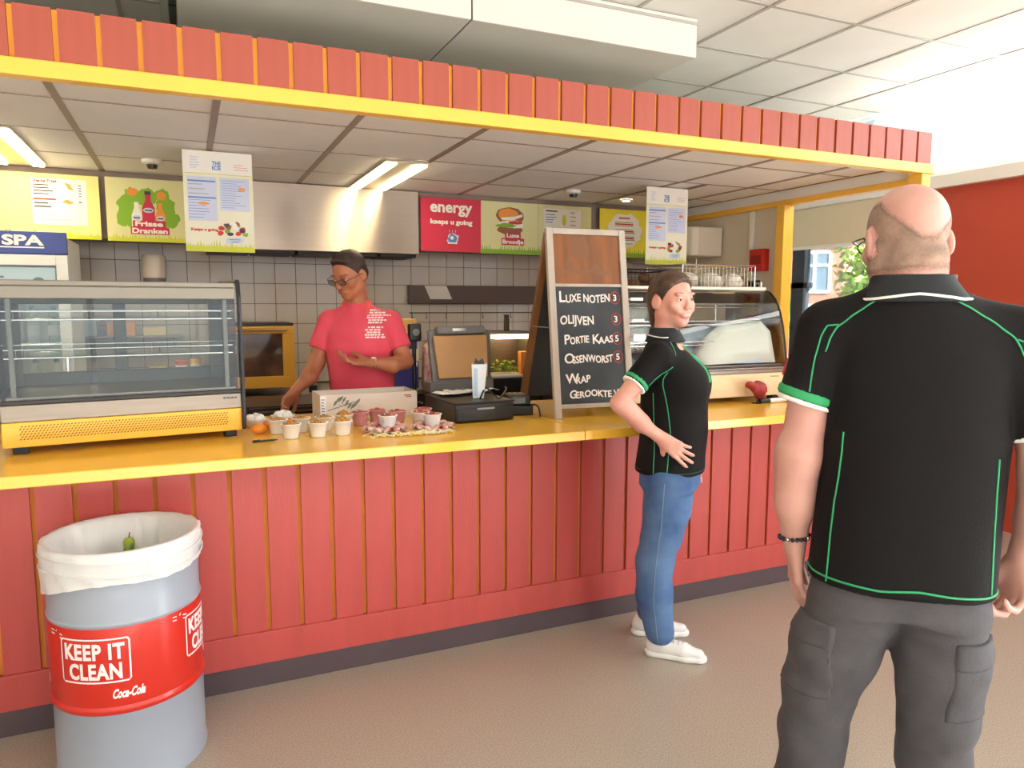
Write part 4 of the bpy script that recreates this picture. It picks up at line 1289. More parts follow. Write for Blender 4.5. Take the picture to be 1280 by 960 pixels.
# ---- white carton with olive branch
cx = thing('carton', 'long low white carton printed with an olive branch, in front of the barman', 'carton', (0.575, 3.58, ZT), radians(1))
CART = mat('white carton', (222, 210, 200), .6, var=.04)
mb = MB(); mb.box(0, 0.49, 0, 0.004, 0, 0.124); mb.box(0, 0.49, 0.216, 0.22, 0, 0.124); mb.box(0, 0.004, 0.004, 0.216, 0, 0.124); mb.box(0.486, 0.49, 0.004, 0.216, 0, 0.124); mb.box(0.004, 0.486, 0.004, 0.216, 0, 0.004); mb.build('tray', CART, cx)
mb = MB()
for k in range(9):
    x, z = 0.06 + k * .014, 0.065 + .02 * sin(k * .8)
    for s in (-1, 1):
        a = 0.5 * s + .25
        mb.poly([(x, z), (x + .018 * cos(a) - .003, z + .030 * sin(a) * 1.1 + .004), (x + .035 * cos(a), z + .05 * sin(a)), (x + .02 * cos(a) + .004, z + .022 * sin(a))], 0.0012)
mb.poly([(0.035, .05), (0.18, .09), (0.185, .087), (0.035, .046)], .0012)
mb.build('branch_print', mat('grey green print', (112, 116, 104), .7), cx, recalc=False)
mb = MB().rect(0.42, 0.458, 0.103, 0.108, .0012).rect(0.43, 0.46, 0.095, 0.099, .0012); mb.build('red_mark', mat('print red', (206, 50, 44), .5), cx, recalc=False)
mb = MB(); mb.box(0.0, 0.028, -0.003, -0.0005, 0.0, 0.12); mb.build('side_label', PAPER, cx)
mb = MB(); lines(mb, 0.005, 0.022, 0.01, 0.11, 7, 0, .35, .3, .0038); mb.build('label_print', mat('print blue', (90, 130, 196), .5), cx, recalc=False)

# ---- till: black tray, monitor, holder, card reader
tr = thing('cash_drawer', 'wide black cash drawer on the worktop left of the chalkboard', 'cash drawer', (1.145, 3.225, ZT), radians(3))
mb = MB(); mb.box(0, 0.31, 0, 0.42, 0.004, 0.092); mb.build('casing', BLACK, tr, bevel=0.006)
mb = MB(); mb.box(0.006, 0.304, -0.008, -0.0005, 0.012, 0.07); mb.build('drawer_front', BLACK, tr, bevel=0.003)
mb = MB(); mb.box(0.11, 0.20, -0.012, -0.008, 0.064, 0.072); mb.build('handle_strip', mat('grey plastic', (150, 150, 154), .3), tr)
mb = MB(); mb.box(-0.005, 0.315, -0.004, 0.424, 0.0925, 0.1); mb.build('lid', DARK, tr, bevel=0.003)
mo = thing('till_monitor', 'till screen seen from behind with tan back and grey frame', 'monitor', (1.20, 3.74, ZT), radians(4))
TAN = mat('tan back panel', (196, 148, 92), .45, rgb2=(170, 128, 88), vscale=2)
GRM = mat('mid grey plastic', (110, 108, 108), .4)
MT = Matrix.Translation((0, 0, 0.16)) @ Matrix.Rotation(radians(-14), 4, 'X')
mb = MB(); mb.prism([(0.03, 0.0), (0.325, 0.0), (0.345, 0.24), (0.02, 0.24)], -0.02, 0.0, M=MT); mb.build('back_panel', TAN, mo, bevel=0.008)
mb = MB(); mb.prism([(0.0, -0.02), (0.34, -0.02), (0.37, 0.275), (0.0, 0.275)], 0.001, 0.03, M=MT); mb.build('screen_frame', GRM, mo, bevel=0.008)
mb = MB(); mb.box(0.04, 0.33, -0.035, 0.02, 0.245, 0.29, M=MT); mb.build('top_bar', GRM, mo, bevel=0.01)
mb = MB(); mb.box(0.13, 0.21, -0.038, -0.0355, 0.258, 0.274, M=MT); mb.build('silver_badge', CHROME, mo)
mb = MB(); mb.tube([(0.17, 0.03, 0.02), (0.17, 0.03, 0.17)], 0.03, 10); mb.box(0.06, 0.28, -0.08, 0.10, 0, 0.022); mb.build('stand', GRM, mo, bevel=0.004)
mb = MB(); mb.box(-0.02, 0.36, -0.02, 0.10, 0.09, 0.15); mb.build('lower_housing', GRM, mo, bevel=0.01)
wb = thing('customer_display', 'small black camera shaped device at the left top of the till screen', 'device', (1.13, 3.93, ZT))
mb = MB(); mb.box(0, 0.07, 0, 0.06, 0.36, 0.46); mb.build('body', BLACK, wb, bevel=0.012)
mb = MB(); mb.tube([(0.035, 0.04, 0), (0.035, 0.04, 0.36)], 0.012, 8); mb.lathe([(0, 0), (0.04, 0), (0.035, 0.012), (0, 0.012)], (0.035, 0.04, 0)); mb.build('pole', BLACK, wb)
mb = MB(); mb.tube([(0.035, -0.004, 0.41), (0.035, 0.0, 0.41)], 0.02, 14); mb.build('lens', GRM, wb)
hd_ = thing('paper_holder', 'tall white and blue paper holder standing upright on the till drawer', 'holder', (1.285, 3.36, ZT + 0.1005), radians(-20))
mb = MB(); mb.prism([(0, 0), (0.055, 0), (0.072, 0.17), (-0.006, 0.17)], 0, 0.05); mb.build('carton_body', mat('pale blue white', (224, 230, 240), .5), hd_, bevel=0.003)
mb = MB(); mb.prism([(0.006, 0.171), (0.06, 0.171), (0.05, 0.20), (0.03, 0.185), (0.012, 0.20)], 0.01, 0.04); mb.build('black_contents', BLACK, hd_)
mb = MB(); mb.rect(0.004, 0.024, 0.01, 0.15, 0.001); mb.build('blue_stripe', mat('soft blue', (170, 196, 224), .5), hd_, recalc=False)
cr_ = thing('card_reader', 'black card reader with cables right of the till drawer', 'card reader', (1.47, 3.36, ZT), radians(-12))
mb = MB(); mb.box(0.0, 0.14, 0.0, 0.17, 0.0, 0.05); mb.box(0.012, 0.13, 0.02, 0.16, 0.05, 0.10); mb.build('body', BLACK, cr_, bevel=0.008)
mb = MB(); mb.box(0.03, 0.10, 0.018, 0.0195, 0.06, 0.09); mb.build('screen', mat('grey lcd', (120, 130, 134), .2), cr_)
mb = MB()
for k in range(9):
    mb.box(0.03 + 0.028 * (k % 3), 0.05 + 0.028 * (k % 3), 0.06 + .03 * (k // 3), 0.08 + .03 * (k // 3), 0.1, 0.104)
mb.build('keys', GRM, cr_)
for lb, off in (('black cable looping over the till drawer beside the white holder', 0.0), ('black cable lying over the edge right of the card reader', 0.22)):
    cbm = MB()
    if off == 0:
        pts = [(1.30 + .14 * f + .015 * sin(f * 9), 3.30 + .05 * sin(f * 7), ZT + 0.105 + .05 * abs(sin(f * 5))) for f in [k / 24 for k in range(25)]]
    else:
        pts = [(1.61 + .02 * sin(f * 4), 3.26 + .20 * f, ZT + 0.006 + .045 * sin(f * pi)) for f in [k / 24 for k in range(25)]]
    cbm.tube(pts, 0.0045, 7)
    tag(cbm.build('cable', BLACK, None, smooth=True), lb, 'cable')
for k, (x, y, a) in enumerate(((1.16, 3.46, .2), (1.19, 3.53, -.3), (1.38, 3.52, .5))):
    mb = MB(); n = 8
    vs = []; fs = []
    for i in range(n + 1):
        for j in range(n + 1):
            vs.append((0.17 * i / n, 0.11 * j / n, 0.006 + 0.010 * sin(i * 1.1 + k) * sin(j * .9 + k * 2) ** 2))
    for i in range(n):
        for j in range(n):
            p_ = i * (n + 1) + j
            fs.append((p_, p_ + n + 1, p_ + n + 2, p_ + 1))
    mb.add(vs, fs)
    p = mb.build('receipt', PAPER, None, smooth=True, recalc=False)
    md = p.modifiers.new('t', 'SOLIDIFY'); md.thickness = 0.001
    p.location = (x, y, ZT + 0.108); p.rotation_euler = (0, 0, a)
    tag(p, ['curled white receipt on the till drawer, leftmost', 'curled white receipt on the till drawer, in the middle', 'curled white receipt on the till drawer, at the right under the screen'][k], 'receipt')

# ---- far left: drinks fridge
fg = thing('drinks_fridge', 'tall white drinks fridge with blue SPA header behind the glass case', 'fridge', (-1.36, 4.9, 0))
FW = mat('white enamel', (228, 230, 230), .35)
mb = MB(); mb.box(0, 0.03, 0.04, 0.55, 0.05, 1.97); mb.box(0.72, 0.75, 0.04, 0.55, 0.05, 1.97); mb.box(0.03, 0.72, 0.52, 0.55, 0.05, 1.97); mb.box(0.03, 0.72, 0.04, 0.52, 0.05, 0.12); mb.box(0.03, 0.72, 0.04, 0.52, 1.85, 1.97); mb.build('cabinet', FW, fg)
mb = MB(); mb.box(0, 0.75, 0.0, 0.039, 1.875, 2.0); mb.build('header', mat('fridge blue', (58, 74, 150), .35), fg, bevel=0.003)
mb = MB(); letter(mb, 'SPA', 0.44, 1.925, 0.075, q=0.002, fit=0.20, bold=0.003); mb.rect(0.42, 0.64, 1.907, 1.914, .002); mb.build('spa_lettering', PAPER, fg, recalc=False)
mb = MB(); mb.box(0, 0.055, 0, 0.035, 0.12, 1.87); mb.box(0.69, 0.75, 0, 0.035, 0.12, 1.87); mb.box(0.055, 0.69, 0, 0.035, 1.81, 1.87); mb.box(0.055, 0.69, 0, 0.035, 0.12, 0.19); do = mb.build('door', FW, fg, bevel=0.004)
mb = MB(); mb.box(0.055, 0.69, 0.012, 0.018, 0.19, 1.81); mb.build('door_glass', GLASS, do)
mb = MB(); mb.box(0.06, 0.685, 0.009, 0.0118, 1.66, 1.80); ds = mb.build('glass_strip', mat('frosted blue strip', (176, 204, 220), .3), do)
mb = MB()
for k in range(9):
    mb.disc(0.21 + 0.027 * k, 1.745, .010, .006, -0.0085, 10, .2)
for k in range(6):
    mb.disc(0.27 + 0.026 * k, 1.715, .009, .005, -0.0085, 10, .2)
mb.disc(0.60, 1.725, .028, .02, -0.0085)
mb.build('strip_mark', mat('slate letters', (104, 120, 138), .5), ds, recalc=False)
mb = MB(); mb.tube([(0.72, -0.03, 0.9), (0.72, -0.03, 1.3)], 0.009, 8); mb.box(0.715, 0.725, -0.03, 0, 0.9, 0.915); mb.box(0.715, 0.725, -0.03, 0, 1.285, 1.3); mb.build('handle', CHROME, do)
BOT = mat('clear green bottle', (150, 190, 160), .15, spec=.7)
bm_ = MB(); bm_.lathe([(0, 0), (0.03, 0), (0.032, 0.01), (0.032, 0.13), (0.026, 0.155), (0.012, 0.185), (0.012, 0.205), (0, 0.205)], n=16)
btm = bm_.mesh('bottle_body', BOT, smooth=True)
btw = bm_.mesh('bottle_body', mat('milky bottle', (222, 226, 226), .3), smooth=True)
cpm = MB().lathe([(0.0135, 0.19), (0.0135, 0.212), (0, 0.212)], n=12).mesh('cap', mat('blue cap', (60, 90, 170), .4), smooth=True)
lbm = MB().lathe([(0.0328, 0.04), (0.0328, 0.10)], n=16, caps=False).mesh('label_band', PAPER, smooth=True)
for s_, z in enumerate((0.75, 1.06, 1.37)):
    mb = MB(); mb.box(0.03, 0.72, 0.06, 0.5, z - 0.012, z - 0.002); mb.build('shelf', CHROME, fg)
    for k in range(6):
        t = thing('bottle', '%s water bottle from the left on the %s shelf of the drinks fridge' % (('first', 'second', 'third', 'fourth', 'fifth', 'sixth')[k], ('lowest', 'middle', 'upper')[s_]), 'bottle', (-1.36 + 0.12 + k * 0.105, 5.02, z), 0, 'bottles on the %s fridge shelf' % ('lowest', 'middle', 'upper')[s_])
        share('body', btm if (k + s_) % 2 else btw, t, (0, 0, 0)); share('cap', cpm, t, (0, 0, 0)); share('label_band', lbm, t, (0, 0, 0))

# ---- things on the back counter
ov = thing('oven', 'small oven with yellow frame and glass door on the back counter', 'oven', (0.20, 5.17, 0.976))
YO = mat('ochre enamel', (206, 152, 44), .4)
mb = MB(); mb.box(0, 0.47, 0.03, 0.5, 0.05, 0.47); mb.build('body', DARK, ov, bevel=0.006)
mb = MB(); mb.box(0, 0.47, 0, 0.028, 0.05, 0.13); mb.box(0, 0.47, 0, 0.028, 0.42, 0.47); mb.box(0, 0.06, 0, 0.028, 0.13, 0.42); mb.box(0.39, 0.47, 0, 0.028, 0.13, 0.42); do = mb.build('door', YO, ov, bevel=0.004)
mb = MB(); mb.box(0.06, 0.39, 0.01, 0.016, 0.13, 0.42); mb.build('door_glass', mat('dark oven glass', (66, 50, 44), .06, rgb2=(110, 80, 70), vscale=5), do)
mb = MB(); mb.tube([(0.05, -0.03, 0.445), (0.42, -0.03, 0.445)], 0.009, 8); mb.box(0.06, 0.075, -0.03, 0, 0.438, 0.452); mb.box(0.395, 0.41, -0.03, 0, 0.438, 0.452); mb.build('handle', mat('warm steel', (220, 190, 140), .3, .9), do)
mb = MB(); mb.box(0.0, 0.47, 0.03, 0.5, 0.471, 0.49); mb.build('top_plate', BLACK, ov, bevel=0.004)
for x in (0.03, 0.57):
    mb = MB(); mb.box(x, x + 0.05, 0.05, 0.1, 0, 0.05); mb.build('foot', BLACK, ov)
st = thing('drawer_unit', 'dark brown drawer unit with steel edges under the oven', 'drawer unit', (0.30, 4.45, 0))
mb = MB(); mb.box(0, 0.56, 0, 0.5, 0, 1.0); mb.build('carcass', mat('dark brown metal', (74, 56, 52), .35, .5), st, bevel=0.004)
for z in (0.35, 0.57, 0.79):
    mb = MB(); mb.box(0.01, 0.55, -0.02, -0.001, z, z + 0.2); d_ = mb.build('drawer', mat('dark brown metal', (74, 56, 52), .35, .5), st, bevel=0.003)
    mb = MB(); mb.box(0.03, 0.53, -0.032, -0.02, z + 0.17, z + 0.182); mb.build('handle', STN, d_)
def jar(name, label, cat, x, y, z, r, hgt, col, capc, square=False):
    t = thing(name, label, cat, (x, y, z))
    mb = MB(); mb.lathe([(0, 0), (r, 0), (r * 1.02, 0.01), (r * 1.02, hgt * .72), (r * .9, hgt * .76), (0, hgt * .76)], n=18); mb.build('body', mat('jar %s' % (col,), col, .4), t, smooth=True)
    mb = MB(); mb.lathe([(r * .93, hgt * .76), (r * .95, hgt), (0, hgt)], n=18); mb.build('lid', mat('lid %s' % (capc,), capc, .4), t, smooth=True)
tag(MB().box(-0.5, 0.15, 5.22, 5.6, 0.976, 1.10).build('storage_box', mat('brown carton', (176, 146, 112), .7)), 'brown box on the back counter seen through the left glass case', 'box')
jar('sauce_jar', 'white sauce jar with red lid seen through the glass case', 'jar', -0.045, 5.27, 1.1005, 0.036, 0.125, (236, 226, 222), (214, 60, 60))
jar('sauce_jar', 'white sauce jar with yellow lid seen through the glass case', 'jar', 0.0 - 0.125 + .17 - .0, 5.36, 1.1005, 0.036, 0.125, (236, 226, 200), (240, 190, 50))
yb_ = thing('yellow_tin', 'yellow tin with a dark round mark left of the sauce jars', 'tin', (-0.24, 5.3, 1.1005))
mb = MB(); mb.box(0, 0.10, 0, 0.10, 0, 0.08); mb.build('body', mat('tin yellow', (220, 180, 70), .4), yb_, bevel=0.006)
mb = MB().disc(0.05, 0.04, 0.022, 0.022, 0.001); mb.build('round_mark', mat('print brown', (150, 92, 54), .5), yb_, recalc=False)
sl = thing('wall_shelf', 'steel wall shelf seen through the left glass case', 'shelf', (-0.75, 5.60, 1.36))
mb = MB(); mb.box(0, 0.72, 0, 0.25, 0, 0.015); mb.build('board', STN, sl)
for x in (0.05, 0.66):
    mb = MB(); mb.prism([(0, 0), (0.24, 0), (0.24, -0.12)], x, x + 0.01, axis='x'); mb.build('bracket', STN, sl)
tag(MB().box(-0.50, -0.33, 5.64, 5.80, 1.3755, 1.47).build('storage_box', mat('orange carton', (226, 160, 110), .6), bevel=0.003), 'pale orange box on the steel wall shelf', 'box')
tag(MB().box(-0.72, -0.56, 5.64, 5.80, 1.3755, 1.50).build('storage_box', mat('blue white carton', (190, 204, 220), .6), bevel=0.003), 'pale blue box on the steel wall shelf', 'box')
tag(MB().box(-0.28, -0.14, 5.66, 5.80, 1.3755, 1.43).build('storage_box', mat('cream carton', (222, 206, 160), .6), bevel=0.003), 'small cream box on the steel wall shelf', 'box')

# blue and white packs, cup stack, salad display right of the barman
BLP = mat('deep blue carton', (58, 56, 140), .5)
b0 = thing('blue_pack', 'blue carton pack on the back counter, right of the barman', 'pack', (1.40, 5.2, 0.976))
mb = MB(); mb.box(0, 0.16, 0, 0.2, 0, 0.20); mb.build('box', BLP, b0, bevel=0.003)
mb = MB(); mb.rect(0.01, 0.15, 0.16, 0.195, .001); mb.build('white_print', PAPER, b0, recalc=False)
b0 = thing('white_pack', 'white and blue carton stacked on top of the blue carton pack', 'pack', (1.40, 5.2, 1.177))
mb = MB(); mb.box(0, 0.16, 0, 0.2, 0, 0.22); mb.build('box', mat('pale carton', (226, 206, 190), .6), b0, bevel=0.003)
mb = MB(); mb.rect(0.01, 0.15, 0.09, 0.15, .001); mb.build('blue_print', BLP, b0, recalc=False)
b0 = thing('yellow_pack', 'yellow topped carton on top of the stacked packs', 'pack', (1.40, 5.21, 1.398))
mb = MB(); mb.box(0, 0.15, 0, 0.18, 0, 0.09); mb.build('box', mat('carton amber', (222, 172, 104), .6), b0, bevel=0.003)
cr2 = thing('pink_white_bag', 'pink and white printed bag standing behind the till screen', 'bag', (1.60, 5.18, 0.976))
mb = MB(); mb.prism([(0, 0), (0.14, 0), (0.13, 0.30), (0.06, 0.36), (0.01, 0.30)], 0, 0.1); mb.build('bag_body', mat('pink white film', (226, 196, 190), .35, rgb2=(190, 110, 120), vscale=22), cr2, bevel=0.01)
sd = thing('salad_display', 'small lit counter display holding green salad, behind the chalkboard', 'display', (1.98, 4.85, 0.0))
mb = MB(); mb.box(0, 0.34, 0, 0.26, 0, 1.06); mb.build('cabinet', DARK, sd, bevel=0.004)
mb = MB(); mb.box(0.0, 0.34, 0.24, 0.26, 1.06, 1.38); mb.box(0, 0.012, 0.0, 0.24, 1.06, 1.38); mb.box(0.328, 0.34, 0, 0.24, 1.06, 1.38); mb.box(0, 0.34, 0, 0.26, 1.38, 1.40); mb.build('case_frame', STN, sd)
mb = MB(); mb.box(0.06, 0.33, 0.01, 0.20, 1.345, 1.378); mb.build('heat_lamp', mat('lit warm lamp', (255, 236, 190), .5, emit=((255, 214, 150), 6)), sd)
mb = MB(); mb.box(0.03, 0.31, 0.02, 0.235, 1.062, 1.082); mb.build('tray', WPLAS, sd, bevel=0.003)
sal = MB()
for k in range(120):
    x, y = 0.17 + random.gauss(0, .055), 0.12 + random.gauss(0, .045)
    z = 1.10 + random.random() * .08
    a, b2 = random.random() * 6, random.random() * 3
    M = Matrix.Translation((x, y, z)) @ Matrix.Rotation(a, 4, 'Z') @ Matrix.Rotation(b2, 4, 'X')
    sal.add([(-.02, 0, 0), (0, -.012, .006), (.02, 0, 0), (0, .012, .006)], [(0, 1, 2, 3)], M)
so = sal.build('salad_leaves', mat('salad green', (176, 190, 96), .5, rgb2=(120, 150, 60), vscale=30), None, recalc=False)
so.location = (1.98, 4.85, 0); tag(so, 'pale green chopped salad on the tray of the lit display', 'salad', kind='stuff')
jar('oil_bottle', 'dark sauce bottle standing on the lit salad display', 'bottle', 2.14, 4.90, 1.401, 0.02, 0.12, (60, 34, 26), (60, 30, 24))
tag(MB().box(2.24, 2.31, 4.86, 4.92, 1.083, 1.25).build('orange_carton', mat('warm orange', (230, 150, 70), .5), bevel=0.004), 'orange carton at the right end of the lit salad display', 'carton')

# small things by the right case
mk = thing('black_white_marker', 'black and white marker lying at the worktop edge under the cream case', 'marker', (3.0, 3.22, ZT + 0.014), radians(-4))
mb = MB(); mb.tube([(0, 0, 0), (0.07, 0, 0)], 0.0135, 12); mb.build('cap', BLACK, mk)
mb = MB(); mb.tube([(0.0705, 0, 0), (0.21, 0, 0)], 0.013, 12); mb.build('barrel', WPLAS, mk)
rn = MB(); rn.ell((0, 0, 0), (0.075, 0.035, 0.045), 18, 12)
rn.v = [(x * (1 + .25 * sin(z * 80 + y * 60)), y * (1 + .3 * sin(x * 70)), z * (1 + .3 * sin(x * 55 + y * 40)) - x * .35) for x, y, z in rn.v]
ro = rn.build('napkin', mat('dark red paper', (140, 36, 40), .7, rgb2=(170, 60, 60), vscale=30), None, smooth=True, autosmooth=False)
ro.location = (2.995, 3.235, 1.112); ro.rotation_euler = (0, 0, .1)
tag(ro, 'crumpled dark red napkin before the cream base of the curved case', 'napkin')
tag(MB().box(3.17, 3.26, 3.12, 3.18, 0, 0.02).build('red_packet', mat('dark red paper', (140, 36, 40), .7), loc=(0, 0, ZT), bevel=0.004), 'small red packet on the worktop beside the man in black', 'packet')
hn = thing('napkin_stand', 'small stand holding the dark red napkin up before the cream case', 'stand', (2.995, 3.235, ZT))
mb = MB(); mb.lathe([(0, 0), (0.03, 0), (0.03, 0.004), (0.004, 0.008), (0.003, 0.05), (0, 0.05)], n=16); mb.build('stem', DARK, hn, smooth=True)
# ================================================================== PEOPLE
def _n3(v):
    v = np.asarray(v, float)
    return v / np.linalg.norm(v)

class SDF:
    """smooth union of simple shapes, polygonised once into one continuous surface"""
    def __init__(s):
        s.p = []
    def cone(s, a, b, ra, rb, k=0.02, sq=None, sub=False, clip=None):
        s.p.append(('c', np.array(a, float), np.array(b, float), ra, rb, k, sq, sub, clip)); return s
    def chain(s, pts, rs, k=0.015, sq=None):
        for i in range(len(pts) - 1):
            s.cone(pts[i], pts[i + 1], rs[i], rs[i + 1], k, sq)
        return s
    def ell(s, c, r, k=0.02, R=None, sub=False):
        s.p.append(('e', np.array(c, float), np.array(r, float), k, np.eye(3) if R is None else R, sub)); return s
    def loft(s, secs, k=0.03, pw=2.3):
        s.p.append(('l', np.array(secs, float), k, pw)); return s
    def bounds(s):
        lo = np.full(3, 1e9); hi = -lo
        for q in s.p:
            l, h = s.pb(q)
            if (q[0] == 'c' and q[7]) or (q[0] == 'e' and q[5]):
                continue
            lo = np.minimum(lo, l); hi = np.maximum(hi, h)
        return lo, hi
    def pb(s, q):
        if q[0] == 'c':
            r = max(q[3], q[4]); return np.minimum(q[1], q[2]) - r, np.maximum(q[1], q[2]) + r
        if q[0] == 'e':
            r = np.max(q[2]); return q[1] - r, q[1] + r
        S = q[1]
        return np.array([(S[:, 1] - S[:, 3]).min(), (S[:, 2] - S[:, 4]).min(), S[:, 0].min()]), np.array([(S[:, 1] + S[:, 3]).max(), (S[:, 2] + S[:, 4]).max(), S[:, 0].max()])
    def mesh(s, h, inflate=0.0, clips=(), noise=None, lohi=None):
        lo, hi = lohi if lohi else s.bounds()
        lo = np.asarray(lo, float) - 3 * h - inflate; hi = np.asarray(hi, float) + 3 * h + inflate
        n = np.ceil((hi - lo) / h).astype(int) + 1
        X = (lo[0] + h * np.arange(n[0])).astype(np.float32); Y = (lo[1] + h * np.arange(n[1])).astype(np.float32); Z = (lo[2] + h * np.arange(n[2])).astype(np.float32)
        F = np.full(tuple(n), 0.2, np.float32)
        for q in s.p:
            l, hh = s.pb(q)
            k = q[5] if q[0] == 'c' else (q[3] if q[0] == 'e' else q[2])
            mg = k + 2 * h + inflate + 0.012
            i0 = np.clip(np.floor((l - mg - lo) / h).astype(int), 0, n); i1 = np.clip(np.ceil((hh + mg - lo) / h).astype(int) + 1, 0, n)
            if np.any(i1 <= i0):
                continue
            sl = tuple(slice(a, b) for a, b in zip(i0, i1))
            x = X[sl[0]][:, None, None]; y = Y[sl[1]][None, :, None]; z = Z[sl[2]][None, None, :]
            sub = False
            if q[0] == 'c':
                a, b, ra, rb, k, sq, sub, clip = q[1:]
                ab = (b - a).astype(np.float32); L2 = float(ab @ ab) + 1e-12
                px, py, pz = x - a[0], y - a[1], z - a[2]
                t = np.clip((px * ab[0] + py * ab[1] + pz * ab[2]) / L2, 0, 1)
                vx, vy, vz = px - t * ab[0], py - t * ab[1], pz - t * ab[2]
                d2 = vx * vx + vy * vy + vz * vz
                if sq is not None:
                    m = _n3(sq[:3]); w = vx * m[0] + vy * m[1] + vz * m[2]
                    d2 = d2 + (sq[3] ** 2 - 1) * w * w
                d = np.sqrt(d2) - (ra + (rb - ra) * t)
                if clip is not None:
                    cn = _n3(clip[1])
                    d = np.maximum(d, ((x - clip[0][0]) * cn[0] + (y - clip[0][1]) * cn[1] + (z - clip[0][2]) * cn[2]).astype(np.float32))
            elif q[0] == 'e':
                c, r, k, R, sub = q[1:]
                px, py, pz = x - c[0], y - c[1], z - c[2]
                u = px * R[0, 0] + py * R[1, 0] + pz * R[2, 0]; v = px * R[0, 1] + py * R[1, 1] + pz * R[2, 1]; w = px * R[0, 2] + py * R[1, 2] + pz * R[2, 2]
                k0 = np.sqrt((u / r[0]) ** 2 + (v / r[1]) ** 2 + (w / r[2]) ** 2)
                k1 = np.sqrt((u / r[0] ** 2) ** 2 + (v / r[1] ** 2) ** 2 + (w / r[2] ** 2) ** 2) + 1e-9
                d = k0 * (k0 - 1) / k1
            else:
                S, k, pw = q[1:]
                zz = Z[sl[2]]
                # smooth interpolation between sections
                zs = S[:, 0]
                zf = np.linspace(zs[0], zs[-1], 160)
                col = []
                for j in range(1, 5):
                    f = np.interp(zf, zs, S[:, j]); kk = np.ones(13) / 13
                    f2 = np.convolve(np.pad(f, 6, mode='edge'), kk, 'valid')
                    col.append(np.interp(zz, zf, f2).astype(np.float32)[None, None, :])
                cx, cy, a, b = col
                rho = (np.abs((x - cx) / a) ** pw + np.abs((y - cy) / b) ** pw) ** (1 / pw)
                d = (rho - 1) * np.minimum(a, b)
                d = np.maximum(d, np.maximum(zs[0] - z, z - zs[-1]))
            A = F[sl]
            if sub:
                d = -d
                hk = np.clip(0.5 - 0.5 * (A - d) / k, 0, 1)
                F[sl] = A + (d - A) * hk + k * hk * (1 - hk)
            else:
                hk = np.clip(0.5 + 0.5 * (A - d) / k, 0, 1)
                F[sl] = A + (d - A) * hk - k * hk * (1 - hk)
        F -= inflate
        for p, nn in clips:
            nn = _n3(nn)
            c = (X[:, None, None] - p[0]) * nn[0] + (Y[None, :, None] - p[1]) * nn[1] + (Z[None, None, :] - p[2]) * nn[2]
            np.maximum(F, c.astype(np.float32), out=F)
        V, Q = nets(F, lo, h)
        if noise is not None and len(V):
            N = vnormals(V, Q)
            V = V + N * noise(V)[:, None]
        return V, Q

def nets(F, lo, h):
    I = F < 0
    c = np.zeros(tuple(np.array(F.shape) - 1), np.uint8)
    for dx in (0, 1):
        for dy in (0, 1):
            for dz in (0, 1):
                c += I[dx:F.shape[0] - 1 + dx, dy:F.shape[1] - 1 + dy, dz:F.shape[2] - 1 + dz]
    act = (c > 0) & (c < 8)
    ii = np.argwhere(act)
    idx = np.full(act.shape, -1, np.int64)
    idx[act] = np.arange(len(ii))
    acc = np.zeros((len(ii), 3)); cnt = np.zeros(len(ii))
    for ax in range(3):
        o = [0, 0, 0]; o[ax] = 1
        others = [a for a in range(3) if a != ax]
        for u in (0, 1):
            for v in (0, 1):
                b = [0, 0, 0]; b[others[0]] = u; b[others[1]] = v
                p0 = ii + np.array(b); p1 = p0 + np.array(o)
                f0 = F[p0[:, 0], p0[:, 1], p0[:, 2]].astype(float); f1 = F[p1[:, 0], p1[:, 1], p1[:, 2]].astype(float)
                m = (f0 < 0) != (f1 < 0)
                t = np.where(m, f0 / np.where(m, f0 - f1, 1), 0)
                pt = p0 + t[:, None] * np.array(o)
                acc[m] += pt[m]; cnt[m] += 1
    V = lo + h * acc / cnt[:, None]
    Q = []
    for ax in range(3):
        a1, a2 = [(1, 2), (2, 0), (0, 1)][ax]
        sl0 = [slice(None)] * 3; sl1 = [slice(None)] * 3
        sl0[ax] = slice(0, -1); sl1[ax] = slice(1, None)
        A, B = I[tuple(sl0)], I[tuple(sl1)]
        e = np.argwhere(A != B)
        e = e[(e[:, a1] > 0) & (e[:, a2] > 0) & (e[:, a1] < F.shape[a1] - 1) & (e[:, a2] < F.shape[a2] - 1)]
        fl = A[e[:, 0], e[:, 1], e[:, 2]]
        d1 = np.zeros(3, int); d1[a1] = 1
        d2 = np.zeros(3, int); d2[a2] = 1
        q = [idx[tuple((e - w).T)] for w in (d1 + d2, d2, 0 * d1, d1)]
        q = np.stack(q, 1)
        q[~fl] = q[~fl][:, ::-1]
        Q.append(q)
    Q = np.concatenate(Q)
    Q = Q[(Q >= 0).all(1)]
    return V, Q

def vnormals(V, Q):
    n = np.cross(V[Q[:, 2]] - V[Q[:, 0]], V[Q[:, 3]] - V[Q[:, 1]])
    N = np.zeros_like(V)
    for j in range(4):
        np.add.at(N, Q[:, j], n)
    return N / (np.linalg.norm(N, axis=1)[:, None] + 1e-12)

def relax(V, Q, n=1, f=0.5):
    E = np.concatenate([Q[:, [0, 1]], Q[:, [1, 2]], Q[:, [2, 3]], Q[:, [3, 0]]])
    for _ in range(n):
        S = np.zeros_like(V); C = np.zeros(len(V))
        for a, b in ((0, 1), (1, 0)):
            S += np.stack([np.bincount(E[:, a], V[E[:, b], j], len(V)) for j in range(3)], 1)
            C += np.bincount(E[:, a], minlength=len(V))
        V = V + f * (S / np.maximum(C, 1)[:, None] - V)
    return V

